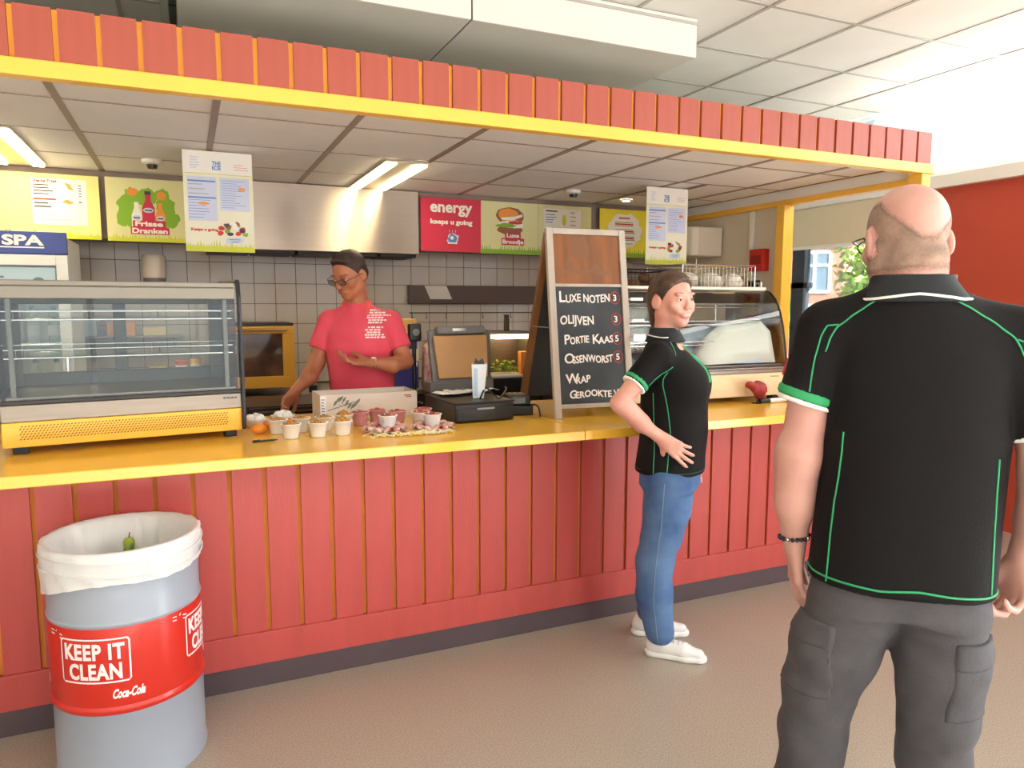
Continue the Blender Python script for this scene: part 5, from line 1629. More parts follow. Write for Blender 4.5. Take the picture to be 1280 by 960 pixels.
def skin_obj(name, VQ, mats, parent, pick=None, rel=1, smooth=True):
    V, Q = VQ
    V = relax(V, Q, rel)
    me = bpy.data.meshes.new(name)
    me.vertices.add(len(V)); me.vertices.foreach_set('co', V.astype(np.float32).ravel())
    me.loops.add(len(Q) * 4); me.loops.foreach_set('vertex_index', Q.astype(np.int32).ravel())
    me.polygons.add(len(Q)); me.polygons.foreach_set('loop_start', np.arange(len(Q), dtype=np.int32) * 4); me.polygons.foreach_set('loop_total', np.full(len(Q), 4, np.int32))
    if not isinstance(mats, (list, tuple)):
        mats = [mats]
    for m in mats:
        me.materials.append(m)
    me.polygons.foreach_set('use_smooth', [smooth] * len(Q))
    if pick is not None:
        me.polygons.foreach_set('material_index', pick(V[Q].mean(1)).astype(np.int32))
    me.update(calc_edges=True)
    me.validate()
    o = bpy.data.objects.new(name, me); COL.objects.link(o)
    o.parent = parent
    return o

def bvh(o):
    me = o.data
    return BVHTree.FromPolygons([v.co[:] for v in me.vertices], [p.vertices[:] for p in me.polygons])

def tuck(V, Q, tree, off=.0006):
    """pull the open rim of a hair shell down onto the skin so no gap shows"""
    V = V.copy()
    sel, inv = np.unique(Q, return_inverse=True)
    V = V[sel]; Q = inv.reshape(-1, 4)
    E = np.sort(np.concatenate([Q[:, [0, 1]], Q[:, [1, 2]], Q[:, [2, 3]], Q[:, [3, 0]]]), 1)
    U, cnt = np.unique(E, axis=0, return_counts=True)
    lvl = np.full(len(V), 99)
    lvl[U[cnt == 1].ravel()] = 0
    for k in (1, 2, 3):
        a = lvl[U[:, 0]] == k - 1; b_ = lvl[U[:, 1]] == k - 1
        n1 = U[a, 1]; n2 = U[b_, 0]
        lvl[n1[lvl[n1] > k]] = k; lvl[n2[lvl[n2] > k]] = k
    for i in np.nonzero(lvl < 4)[0]:
        h_ = tree.find_nearest(Vector(V[i]))
        w = (1.0, .72, .42, .18)[lvl[i]]
        t = np.array(h_[0] + h_[1] * off)
        if np.linalg.norm(t - V[i]) < .04:
            V[i] = V[i] * (1 - w) + t * w
    return V, Q

def piping(name, tree, pts, r, m, parent, off=0.0005, n=10, closed=False):
    out = []
    P_ = [Vector(p) for p in pts]
    for i in range(len(P_) - 1):
        for k in range(n):
            q = P_[i].lerp(P_[i + 1], k / n)
            h_ = tree.find_nearest(q)
            out.append(h_[0] + h_[1] * off)
    h_ = tree.find_nearest(P_[-1]); out.append(h_[0] + h_[1] * off)
    # light smoothing
    for _ in range(2):
        out = [out[0]] + [(out[i - 1] + out[i] * 2 + out[i + 1]) / 4 for i in range(1, len(out) - 1)] + [out[-1]]
    mb = MB(); mb.tube(out, r, 6)
    return mb.build(name, m, parent, smooth=True, autosmooth=False)

def ndisp(amp, fr, seed, str_=(1, 1, 1)):
    rg = np.random.RandomState(seed)
    D = rg.randn(7, 3); D /= np.linalg.norm(D, axis=1)[:, None]
    D = D * np.array(str_)
    ph = rg.rand(7) * 6.28; f = fr * (0.6 + rg.rand(7) * 0.9)
    def g(V):
        s = np.zeros(len(V))
        for i in range(7):
            s += np.sin(V @ D[i] * f[i] + ph[i] + 1.5 * np.sin(V @ D[(i + 3) % 7] * f[i] * .5))
        return amp * s / 3.0
    return g

def rotm(yaw=0, pitch=0, roll=0):
    """head axes in body space: x right, y forward, z up; yaw>0 turns left, pitch>0 looks down"""
    M = Matrix.Rotation(radians(yaw), 3, 'Z') @ Matrix.Rotation(radians(-pitch), 3, 'X') @ Matrix.Rotation(radians(roll), 3, 'Y')
    return np.array(M)

def head(S, c, R, s=1.0, neck=None, nr=0.056, fem=False, smile=False):
    c = np.array(c, float)
    T = lambda p: c + s * (R @ np.array(p, float))
    def E(p, r, k=.012, sub=False, rr=None):
        S.ell(T(p), np.array(r) * s, k * s, R if rr is None else R @ rr, sub)
    def Cn(a, b, ra, rb, k=.01, sub=False):
        S.cone(T(a), T(b), ra * s, rb * s, k * s, None, sub)
    if neck is not None:
        S.cone(T((0, -.022, -.03)), neck, (nr + .002) * s, nr * 1.12 * s, 0.03)
    E((0, -.010, .032), (.0745, .094, .083), .01)
    E((0, .028, -.025), (.058, .060, .078), .03)
    E((0, .040, -.074), (.044 if not fem else .038, .040, .030), .03)
    E((0, .066, -.098), (.020, .018, .014), .02)
    for x in (-1, 1):
        E((x * .056, -.005, -.055), (.016, .030, .03), .03)             # jaw corner
        E((x * .040, .062, -.022), (.024, .022, .022), .02)             # cheek
        E((x * .030, .099, .006), (.0175, .014, .0115), .010, sub=True)  # eye socket
        E((x * .031, .0765, .005), (.0135, .0135, .0125), .003)           # lid / ball
        E((x * .030, .0835, .027), (.022, .009, .006), .012)             # brow
        ea = np.array(Matrix.Rotation(radians(x * 18), 3, 'Z') @ Matrix.Rotation(radians(-12), 3, 'X'))
        E((x * .079, -.010, -.004), (.009, .021, .033), .006, rr=ea)
        E((x * .089, -.004, .001), (.005, .010, .016), .004, sub=True, rr=ea)
        E((x * .0105, .101, -.029), (.0085, .009, .007), .006)            # nostril wing
    nf = .006 if fem else 0
    Cn((0, .088, .014), (0, .110 - nf, -.022), .0080, .0105 - nf * .3, .010)
    E((0, .109 - nf, -.026), (.0115 - nf * .3, .011, .009), .008)
    E((0, .088, -.056), (.027, .012, .016), .012)
    w = .029 if smile else .024
    E((0, .0965 - nf * .5, -.0515), (w * .8, .008, .0045), .004)
    E((0, .0945 - nf * .5, -.0625 - (.004 if smile else 0)), (w * .75, .008, .0055), .004)
    if smile:
        for x in (-1, 1):
            E((x * .036, .078, -.040), (.014, .014, .014), .012)
        E((0, .104, -.0585), (.023, .009, .0042), .003, sub=True)
    else:
        E((0, .106, -.0568), (.024, .008, .0012), .002, sub=True)
    return T

def hairmask(L, z0=.0, ear=True):
    x, y, z = np.abs(L[:, 0]), L[:, 1], L[:, 2]
    yt = np.interp(z - z0, [-.13, -.04, .012, .045, .075, .11], [-.03, -.032, .014, .036, .058, .09])
    ok = y < yt
    if ear:
        ok &= ~((x > .060) & (((y + .010) / .024) ** 2 + ((z + .002) / .030) ** 2 < 1))
    return ok

def face_parts(T, R, parent, s, iris, lid=0.0, smile=False, brow=None, lipm=None):
    tree = bvh([c for c in parent.children if c.name.startswith('body')][0])
    def snap(p, off=.0006):
        h_ = tree.find_nearest(Vector(p)); return h_[0] + h_[1] * off

    RM = Matrix(R.tolist())
    for x in (-1, 1):
        c = T((x * .031, .0775, .0055))
        mb = MB(); mb.ell((0, 0, 0), (.0125 * s, .0132 * s, (.0052 if smile else .0064) * s), 14, 9)
        M = Matrix.Translation(c) @ RM.to_4x4()
        mb.v = [tuple(M @ Vector(v)) for v in mb.v]
        e = mb.build('eye', mat('eye white', (232, 226, 222), .25), parent, smooth=True, autosmooth=False)
        mb = MB(); mb.ell((0, .0095 * s, 0.0 - lid * .003), (.0056 * s, .0045 * s, .0056 * s), 10, 7, M); mb.build('iris', iris, e, smooth=True, autosmooth=False)
        pts = [snap(T((x * (.031 + .0135 * q), .0905 - .006 * q * q - .002 * q, .0095 - .005 * q * q)), .0003) for q in (-1, -.5, 0, .5, 1)]
        mb = MB(); mb.tube(pts, [.0005, .0012 * s, .0015 * s, .0014 * s, .0006], 5); mb.build('lash_line', mat('dark lashes', (58, 40, 34), .8), parent, smooth=True, autosmooth=False)
        if brow:
            pts = [snap(T((x * a, b, d))) for a, b, d in ((.013, .0935, .031), (.028, .0935, .0365), (.044, .083, .034), (.053, .070, .028))]
            mb = MB(); mb.tube(pts, [.0014 * s, .0022 * s, .002 * s, .0008 * s], 6); mb.build('eyebrow', brow, parent, smooth=True, autosmooth=False)
    if smile:
        mb = MB(); mb.ell((0, 0, 0), (.0205 * s, .005 * s, .0048 * s), 12, 6, Matrix.Translation(T((0, .0955, -.0575))) @ RM.to_4x4())
        mb.build('teeth', mat('teeth', (214, 200, 190), .4), parent, smooth=True, autosmooth=False)
    if lipm:
        mb = MB()
        for zz, w, yy in ((-.0515, .024, .1015 - (.0045 if smile else 0)), (-.0665 if smile else -.0625, .021, .0995 - (.005 if smile else 0))):
            pts = [T((w * q, yy - .011 * q * q, zz + (.005 if smile else 0) * q * q + (.0015 * abs(q) if zz > -.055 else 0))) for q in (-1, -.6, -.2, .2, .6, 1)]
            mb.tube(pts, [.001, .003 * s, .0038 * s, .0038 * s, .003 * s, .001], 7)
        mb.build('lips', lipm, parent, smooth=True, autosmooth=False)

def hand(S, wrist, d, pn, side, s=1.0, curl=(20, 25, 20), thumb=30, spread=5, tcurl=15):
    """d: direction wrist->fingers, pn: palm normal (out of the palm), side: +1 thumb towards d x pn, -1 opposite"""
    d = _n3(d); pn = np.array(pn, float); pn = _n3(pn - d * (pn @ d)); t = np.cross(d, pn) * side      # t: towards thumb
    w = np.array(wrist, float)
    L = .092 * s
    kn = []
    for i, (o, l) in enumerate(((.031, .094), (.0105, .097), (-.010, .092), (-.029, .083))):
        k_ = w + d * l * s + t * o * s
        kn.append(k_)
        S.cone(w + d * .012 * s + t * o * .55 * s, k_, .0155 * s, .0125 * s, .010, sq=(pn[0], pn[1], pn[2], 1.15))
    S.cone(w - d * .02 * s, w + d * .03 * s, .026 * s, .026 * s, .02, sq=(pn[0], pn[1], pn[2], 1.45))
    lens = ((.044, .027, .022), (.048, .031, .023), (.044, .029, .022), (.034, .022, .020))
    for i in range(4):
        a = radians((1.5 - i) * spread)
        dd = d * cos(a) + t * sin(a)
        p = kn[i]; ang = 0
        rr = (.0098, .0092, .0086, .0078) if i < 3 else (.0086, .008, .0075, .0068)
        for j in range(3):
            ang += radians(curl[j] + i * 3)
            q = p + s * lens[i][j] * (dd * cos(ang) + pn * sin(ang))
            S.cone(p, q, rr[j] * s, rr[j + 1] * s, .0035 if j else .006)
            p = q
    a0 = w + d * .022 * s + t * .020 * s + pn * .006 * s
    ta = radians(thumb)
    dt = _n3(d * cos(ta) + t * sin(ta) + pn * .25)
    p1 = a0 + dt * .045 * s
    S.cone(a0, p1, .017 * s, .0125 * s, .012)
    tb = radians(thumb - tcurl); dt = _n3(d * cos(tb) + t * sin(tb) + pn * .3)
    p2 = p1 + dt * .034 * s; S.cone(p1, p2, .0118 * s, .0105 * s, .004)
    tb = radians(thumb - 2 * tcurl); dt = _n3(d * cos(tb) + t * sin(tb) + pn * .35)
    S.cone(p2, p2 + dt * .026 * s, .0103 * s, .008 * s, .004)
    return kn

def shoe(parent, heel, toe, mats, s=1.0, tilt=0):
    """low sneaker from heel to toe (on the floor)"""
    h_, t_ = np.array(heel, float), np.array(toe, float)
    d = _n3(t_ - h_); Lg = np.linalg.norm(t_ - h_)
    P = lambda f, z, o=0: h_ + d * Lg * f + np.array([-d[1], d[0], 0]) * o + np.array([0, 0, z])
    z0 = 0.0
    U = SDF()
    U.cone(P(.14, .046), P(.30, .052), .036 * s, .038 * s, .02)
    U.cone(P(.30, .050), P(.62, .040), .038 * s, .038 * s, .025)
    U.cone(P(.62, .037), P(.86, .032), .038 * s, .030 * s, .02, sq=(0, 0, 1, 1.25))
    U.cone(P(.17, .06), P(.20, .092), .036 * s, .036 * s, .02)
    up = skin_obj('shoe', U.mesh(.005, clips=[(P(0, .022), (0, 0, -1)), (P(0, .098), (0, 0, 1))]), mats[0], parent)
    B = SDF()
    B.cone(P(.14, .014), P(.35, .014), .041 * s, .038 * s, .02)
    B.cone(P(.35, .014), P(.66, .014), .038 * s, .044 * s, .02)
    B.cone(P(.66, .014), P(.88, .014), .044 * s, .036 * s, .02)
    skin_obj('sole', B.mesh(.005, clips=[(P(0, .001), (0, 0, -1)), (P(0, .026), (0, 0, 1))]), mats[1], up)
    mb = MB()
    sd_ = np.array([-d[1], d[0], 0])
    for k in range(5):
        f = .40 + .075 * k; z = .097 - .0062 * k * s
        mb.tube([P(f, z - .012, -.022), P(f, z, 0), P(f + .02, z - .012, .022)], .0026, 5)
    mb.build('laces', mats[2], up)
    return up

SKIN = mat('light skin', (206, 160, 148), .5, rgb2=(194, 144, 134), vscale=9)
SKIN_W = mat('pink skin', (220, 166, 150), .5, rgb2=(214, 146, 132), vscale=10)
SKIN_T = mat('tanned skin', (184, 116, 84), .5, rgb2=(168, 102, 72), vscale=8)
SHIRT = mat('black polo knit', (13, 11, 14), .8, spec=.25, bump=.25, bscale=240)
GREEN = mat('green trim', (44, 158, 100), .7)
WTRIM = mat('white trim', (236, 236, 236), .7)
OPEN_ = dict(h=.005)

# ---------------------------------------------------------------- bald man in the black polo, seen from behind
mn = thing('person', 'bald man in black polo shirt with green seams and grey cargo trousers, seen from behind', 'person', (1.52, 1.15, 0), radians(-45))
Rh = rotm(17, 4, -1)
hc = (-.028, .0, 1.743)
B = SDF()
Th = head(B, hc, Rh, 1.07, neck=(-.008, -.028, 1.60), nr=.061)
B.ell(Th((0, -.075, -.045)), (.05, .035, .05), .03)            # nape
B.loft([(.91, 0, 0, .145, .085), (.98, 0, .0, .165, .105), (1.15, 0, 0, .155, .10), (1.35, .01, 0, .165, .10), (1.48, .01, 0, .165, .095), (1.56, 0, -.01, .12, .07), (1.62, -.005, -.02, .07, .055)], .04)
LA = [(-.190, -.005, 1.52), (-.232, -.02, 1.235), (-.236, .015, 1.10), (-.232, .035, .995)]
RA = [(.215, -.005, 1.515), (.268, -.03, 1.23), (.27, .0, 1.12), (.252, .03, 1.025)]
B.chain(LA, [.053, .047, .044, .028], .02); B.chain(RA, [.053, .047, .044, .029], .02)
B.cone((-.236, -.016, 1.25), (-.240, .008, 1.13), .050, .045, .02); B.cone((.27, -.026, 1.25), (.272, -.005, 1.14), .050, .045, .02)
hand(B, LA[-1], (.07, .10, -1), (.98, .25, .0), -1, 1.03, curl=(8, 12, 10), thumb=22, spread=1)
hand(B, RA[-1], (-.12, .02, -1), (-.75, -.55, -.0), 1, 1.05, curl=(38, 48, 30), thumb=30, spread=3, tcurl=20)
for sx, hx, kx, ax in ((-1, -.095, -.165, -.190), (1, .09, .098, .115)):
    B.chain([(hx, 0, .92), (kx, .015, .50), (ax, -.01, .09)], [.085, .055, .038], .03)
    B.cone((ax, -.01, .06), (ax + sx * .01, .13, .04), .036, .03, .02)
body = skin_obj('body', B.mesh(.0046, lohi=((-.34, -.15, .02), (.36, .19, 1.88))), SKIN, mn)

# trousers
TR = mat('dark grey cargo cloth', (78, 77, 82), .85, rgb2=(68, 67, 73), vscale=14, bump=.3, bscale=200)
T_ = SDF()
T_.loft([(.885, 0, .0, .172, .118), (.96, 0, 0, .174, .118), (1.04, 0, 0, .172, .115)], .045)
for sx, pts, rs in ((-1, [(-.088, -.005, .90), (-.128, .0, .76), (-.157, .005, .64), (-.170, .01, .52), (-.182, .0, .36), (-.195, -.015, .10)], [.100, .096, .083, .076, .073, .072]),
                (1, [(.088, -.005, .90), (.097, .0, .76), (.098, .005, .64), (.100, .01, .52), (.108, .0, .36), (.118, -.015, .10)], [.100, .094, .083, .076, .073, .072])):
    T_.chain(pts, rs, .03)
_w1, _w2 = ndisp(.0030, 22, 4, (1, 1, 1.8)), ndisp(.0018, 60, 6, (1, 1, 1.5))
wr = lambda V: _w1(V) + _w2(V)
tro = skin_obj('trousers', T_.mesh(.006, clips=[((0, 0, .055), (0, 0, -1))], noise=wr), TR, mn, rel=2)
for (cx, cy, cz, w_, hh, nrm) in ((-.205, -.055, .76, .075, .085, (-.8, -.6, 0)), (.175, -.06, .76, .075, .085, (.7, -.7, 0))):
    n_ = _n3(nrm); tg = np.array([-n_[1], n_[0], 0])
    c_ = np.array([cx, cy, cz])
    for nm, z0, z1, inf in (('cargo_pocket', -.10, .055, .005), ('pocket_flap', .03, .09, .009)):
        cl_ = [(c_ + tg * w_, tg), (c_ - tg * w_, -tg), (c_ + np.array([0, 0, z1]), (0, 0, 1)), (c_ + np.array([0, 0, z0]), (0, 0, -1)), (c_ - n_ * .035, -n_)]
        skin_obj(nm, T_.mesh(.006, inflate=inf, clips=cl_, noise=wr, lohi=(c_ - .16, c_ + .16)), TR, mn)
BSH = mat('black shoe leather', (30, 28, 28), .4)
shoe(mn, (-.20, -.09, 0), (-.215, .20, 0), (BSH, BLACK, BLACK), 1.08); shoe(mn, (.12, -.09, 0), (.145, .20, 0), (BSH, BLACK, BLACK), 1.08)

# polo shirt
S_ = SDF()
S_.loft([(.942, -.003, .0, .200, .135), (1.00, .0, .0, .196, .135), (1.12, .004, .0, .192, .132), (1.25, .01, .0, .190, .130), (1.38, .014, .0, .196, .128), (1.47, .012, -.005, .196, .118), (1.54, .0, -.012, .168, .108), (1.59, -.006, -.022, .122, .098), (1.625, -.008, -.028, .090, .090), (1.65, -.010, -.03, .076, .078)], .03, 2.25)
sl_l = ((-.175, -.008, 1.535), (-.226, -.018, 1.375)); sl_r = ((.190, -.008, 1.525), (.246, -.022, 1.335))
S_.cone((-.10, -.02, 1.565), sl_l[0], .062, .072, .04); S_.cone((.09, -.02, 1.56), sl_r[0], .062, .072, .04)
dl = _n3(np.array([-.234, -.02, 1.34]) - sl_l[0]); drr = _n3(np.array([.258, -.024, 1.29]) - sl_r[0])
cl_l = np.array([-.228, -.019, 1.372]); cl_r = np.array([.248, -.023, 1.325])
S_.cone(sl_l[0], (-.234, -.02, 1.34), .072, .063, .012, clip=(cl_l, dl)); S_.cone(sl_r[0], (.258, -.024, 1.29), .072, .063, .012, clip=(cl_r, drr))
V, Q = S_.mesh(.0055, noise=ndisp(.0030, 17, 9, (1.3, 1.3, .6)))
# cut sleeves at the cuffs
def cut(V, Q, p, n, side):
    """drop faces beyond the cuff plane on one arm"""
    c = V[Q].mean(1)
    k = ~((((c - p) @ n) > 0) & (np.linalg.norm(c - p, axis=1) < .12))
    return V, Q[k]
shirt = skin_obj('polo_shirt', (V, Q), SHIRT, mn, rel=2)
shirt['label'] = 'black polo shirt with thin green seams'
bt = bvh(shirt)
def cuff(parent, a, b, ra, rb, p, n, g0=-.024, g1=-.002, w1=.010):
    for nm, z0, z1, m_, inf in (('green_cuff', g0, g1, GREEN, .003), ('white_cuff', g1, w1, WTRIM, .002)):
        c = SDF(); c.cone(a, b, ra, rb, .01)
        p = np.array(p)
        skin_obj(nm, c.mesh(.0045, inflate=inf, clips=[(p + n * z0, -n), (p + n * z1, n)], lohi=(p - .10, p + .10)), m_, parent, rel=1)
cuff(shirt, sl_l[0], (-.234, -.02, 1.34), .072, .063, cl_l, dl); cuff(shirt, sl_r[0], (.258, -.024, 1.29), .072, .063, cl_r, drr)
# collar
C_ = SDF()
C_.loft([(1.606, -.008, -.032, .114, .102), (1.632, -.010, -.033, .097, .091), (1.650, -.013, -.032, .087, .084), (1.665, -.015, -.030, .083, .081)], .02)
col = skin_obj('collar', C_.mesh(.0045), mat('collar knit', (24, 30, 36), .8), shirt, rel=2)
col['label'] = 'black ribbed collar with white edging'
piping('white_edging', bvh(col), [(-.010 + .13 * cos(a), -.033 + .13 * sin(a), 1.636 - .026 * abs(cos(a)) ** 1.5) for a in [2 * pi * k / 24 - pi / 2 for k in range(25)]], .0033, WTRIM, col, .001, n=3)
# seams
SE = mat('green seam thread', (44, 160, 104), .6)
seams = [
    [(-.064, -.13, 1.640), (-.11, -.12, 1.622), (-.148, -.12, 1.590), (-.17, -.12, 1.555), (-.183, -.12, 1.52), (-.190, -.12, 1.490)],
    [(-.168, -.12, 1.562), (-.192, -.12, 1.560), (-.208, -.11, 1.525), (-.216, -.11, 1.479), (-.218, -.11, 1.400)],
    [(.056, -.13, 1.635), (.108, -.12, 1.612), (.149, -.12, 1.580), (.178, -.12, 1.54), (.20, -.12, 1.49)],
    [(.185, -.12, 1.53), (.212, -.11, 1.52), (.236, -.11, 1.45), (.244, -.11, 1.36)],
    [(-.175, -.13, 1.31), (-.18, -.12, 1.20), (-.192, -.12, 1.14), (-.197, -.12, 1.06), (-.197, -.12, .955)],
    [(.195, -.13, 1.27), (.20, -.13, 1.2), (.205, -.12, 1.08), (.205, -.10, .96)],
]
for sm in seams:
    piping('green_seam', bt, sm, .0021, SE, shirt)
hem = [(-.235, -.06, .968), (-.16, -.16, .966), (-.06, -.2, .962), (.03, -.2, .970), (.11, -.18, .962), (.20, -.12, .958), (.24, -.02, .96), (.2, .12, .965), (0, .2, .965), (-.2, .12, .965), (-.235, -.06, .968)]
piping('green_hem_seam', bt, hem, .0027, SE, shirt)
lg = SDF(); lg.cone(sl_l[0], (-.234, -.02, 1.34), .072, .063, .01)
ctr = np.array([-.285, .005, 1.45])
skin_obj('sleeve_logo', lg.mesh(.004, inflate=.0035, clips=[(ctr + (0, 0, .022), (0, 0, 1)), (ctr - (0, 0, .022), (0, 0, -1)), (ctr + (0, .022, 0), (0, 1, 0)), (ctr - (0, .022, 0), (0, -1, 0)), (ctr + (.035, 0, 0), (1, 0, 0))], lohi=(ctr - .06, ctr + .06)), mat('dark red logo', (176, 36, 50), .6), shirt)

# short hair fringe round the bald crown
hair_m = mat('cropped grey brown stubble', (170, 140, 126), .85, rgb2=(138, 118, 106), vscale=30, bump=.4, bscale=420)
nt = hair_m.node_tree
_o = [n for n in nt.nodes if n.type == 'OUTPUT_MATERIAL'][0]
_b = nt.nodes['Principled BSDF']
_at = nt.nodes.new('ShaderNodeAttribute'); _at.attribute_name = 'thickness'
_ns = nt.nodes.new('ShaderNodeTexNoise'); _ns.inputs['Scale'].default_value = 160
_tc = nt.nodes.new('ShaderNodeTexCoord')
_ad = nt.nodes.new('ShaderNodeMath'); _ad.operation = 'MULTIPLY_ADD'; _ad.inputs[1].default_value = .7
_m2 = nt.nodes.new('ShaderNodeMath'); _m2.operation = 'SUBTRACT'; _m2.inputs[1].default_value = .35; _m2.use_clamp = True
_tr = nt.nodes.new('ShaderNodeBsdfTransparent'); _mx = nt.nodes.new('ShaderNodeMixShader')
nt.links.new(_tc.outputs['Object'], _ns.inputs['Vector'])
nt.links.new(_ns.outputs['Fac'], _ad.inputs[0]); nt.links.new(_at.outputs['Fac'], _ad.inputs[2]); nt.links.new(_ad.outputs[0], _m2.inputs[0])
nt.links.new(_m2.outputs[0], _mx.inputs[0]); nt.links.new(_tr.outputs[0], _mx.inputs[1]); nt.links.new(_b.outputs[0], _mx.inputs[2]); nt.links.new(_mx.outputs[0], _o.inputs[0])
Vb = np.empty(len(body.data.vertices) * 3, np.float32); body.data.vertices.foreach_get('co', Vb); Vb = Vb.reshape(-1, 3).astype(float)
Qb = np.empty(len(body.data.polygons) * 4, np.int32); body.data.loops.foreach_get('vertex_index', Qb); Qb = Qb.reshape(-1, 4)
Lc = (Vb - np.array(hc)) @ Rh / 1.07
az = np.arctan2(np.abs(Lc[:, 0]), -Lc[:, 1])
top = .004 + .080 * np.clip((az - .15) / 1.0, 0, 1) ** .9
wt_ = np.clip((top - Lc[:, 2]) / .020, 0, 1) * np.clip((Lc[:, 2] + .078) / .022, 0, 1) * np.clip((.034 - .25 * np.clip(Lc[:, 2], -1, .1) - Lc[:, 1]) / .012, 0, 1)
wt_[(np.abs(Lc[:, 0]) > .068) & (((Lc[:, 1] + .012) / .026) ** 2 + ((Lc[:, 2] + .004) / .036) ** 2 < 1)] = 0
fk = (wt_[Qb].max(1) > 0.001)
Nb = vnormals(Vb, Qb)
sel, inv = np.unique(Qb[fk], return_inverse=True)
hr = skin_obj('cropped_hair', ((Vb + Nb * .0009)[sel], inv.reshape(-1, 4)), hair_m, mn, rel=0)
at = hr.data.attributes.new('thickness', 'FLOAT', 'POINT'); at.data.foreach_set('value', wt_[sel].astype(np.float32))
hr['label'] = 'cropped grey brown fringe round bald crown'
face_parts(Th, Rh, mn, 1.07, mat('blue iris', (70, 96, 120), .2), brow=mat('grey brown brow', (120, 92, 74), .8))
def glasses(parent, T, s, m_, gm, name='glasses', half=False):
    fr = MB(); ln = MB()
    for x in (-1, 1):
        c = np.array((x * .033, .108, .003))
        pts = [T((c[0] + .024 * cos(a), .108 - abs(.024 * cos(a) * x + .033 * 1) * .10 + .003, .002 + .0155 * sin(a))) for a in [2 * pi * k / 20 for k in range(20)]]
        fr.tube(pts, .0018 * s, 5, closed=True)
        n0 = len(pts)
        ln.add([tuple(p) for p in pts], [tuple(range(n0))])
        fr.tube([T((x * .058, .104, .008)), T((x * .076, .085, .012)), T((x * .0835, .04, .010)), T((x * .086, .0, .008)), T((x * .084, -.018, -.008))], .0019 * s, 5)
    fr.tube([T((-.009, .110, .006)), T((0, .113, .009)), T((.009, .110, .006))], .0014 * s, 5)
    f = fr.build(name, m_, parent, smooth=True, autosmooth=False)
    ln.build('lens', gm, f, recalc=False)
    return f
gl = glass_mat('spectacle lens', (240, 246, 248), 1.6)
glasses(mn, Th, 1.07, mat('dark brown frame', (60, 34, 34), .3), gl)
# beaded bracelet
brc = MB(); bb = bvh(body); c = np.array([-.2335, .030, 1.022])
for k in range(22):
    a = 2 * pi * k / 22
    h_ = bb.find_nearest(Vector(c + np.array([.055 * cos(a), .055 * sin(a), .004 * cos(a)])))
    p = h_[0] + h_[1] * .0035
    brc.m(1 if k % 5 == 0 else 0).ell((p.x, p.y, 1.020 + .004 * cos(a)), (.0050, .0050, .0060), 8, 6)
bo = brc.build('bracelet', [mat('dark beads', (40, 34, 44), .4), CHROME], mn, smooth=True, autosmooth=False); bo['label'] = 'dark beaded bracelet with silver beads'

# ---------------------------------------------------------------- smiling woman, hand on hip
wm = thing('person', 'smiling woman in black polo shirt, blue jeans and white sneakers, hand on hip', 'person', (1.97, 2.63, 0), radians(-135))
Rw = rotm(-40, 2, 3)
hw = (.0, -.028, 1.618)
B = SDF()
Tw = head(B, hw, Rw, 1.03, neck=(.0, -.055, 1.46), nr=.046, fem=True, smile=True)
B.loft([(.82, 0, -.015, .15, .12), (.95, 0, -.01, .15, .12), (1.1, 0, -.005, .14, .12), (1.3, 0, -.01, .14, .115), (1.40, 0, -.04, .12, .08), (1.46, 0, -.05, .06, .05)], .03)
RAw = [(.165, -.065, 1.385), (.275, -.19, 1.185), (.235, -.10, 1.095), (.185, -.03, 1.035)]
LAw = [(-.160, -.06, 1.385), (-.190, -.06, 1.12), (-.165, .04, .93)]
B.chain(RAw, [.044, .038, .033, .023], .015); B.chain(LAw, [.046, .036, .024], .015)
B.cone((.268, -.185, 1.19), (.24, -.11, 1.11), .041, .037, .015)
hand(B, RAw[-1], (-.10, .80, -.55), (-.95, -.1, -.05), -1, .92, curl=(10, 18, 12), thumb=52, spread=7, tcurl=8)
hand(B, LAw[-1], (.05, .2, -1), (1, 0, 0), -1, .9, curl=(15, 20, 15))
for sx, pts in ((1, [(.085, -.01, .86), (.085, -.03, .50), (.07, -.045, .10)]), (-1, [(-.085, -.02, .86), (-.10, -.06, .48), (-.13, -.11, .10)])):
    B.chain(pts, [.08, .05, .032], .03)
wbody = skin_obj('body', B.mesh(.0046, lohi=((-.30, -.26, .04), (.33, .18, 1.75))), SKIN_W, wm)
LIP = mat('rose lips', (196, 96, 92), .4)
face_parts(Tw, Rw, wm, 1.03, mat('brown iris', (80, 56, 40), .2), lid=.4, smile=True, brow=mat('light brown brow', (150, 104, 80), .8), lipm=LIP)
# hair: swept back, tied at the nape
HB = mat('brown hair with lighter strands', (98, 70, 54), .42, rgb2=(50, 36, 30), vscale=34, stretch=(1, .25, .6), bump=.9, bscale=120)
H_ = SDF()
ex = lambda p: Tw(p)
H_.ell(ex((0, -.022, .036)), np.array((.081, .096, .088)) * 1.03, .01, Rw)
H_.ell(ex((0, -.062, -.005)), np.array((.070, .055, .072)) * 1.03, .03, Rw)
H_.ell(ex((0, .000, .048)), np.array((.080, .090, .078)) * 1.03, .01, Rw)
H_.cone(ex((0, -.085, -.02)), ex((.004, -.092, -.095)), .048, .030, .02)
H_.cone(ex((.004, -.092, -.095)), ex((.006, -.088, -.135)), .030, .016, .02)
V, Q = H_.mesh(.004, noise=ndisp(.0016, 75, 3, (1.3, .3, .6)))
L_ = ((V - np.array(hw)) @ Rw / 1.03)[Q].mean(1)
ok = hairmask(L_, -.020)
hr = skin_obj('hair', tuck(V, Q[ok], bvh(wbody)), HB, wm, rel=1)
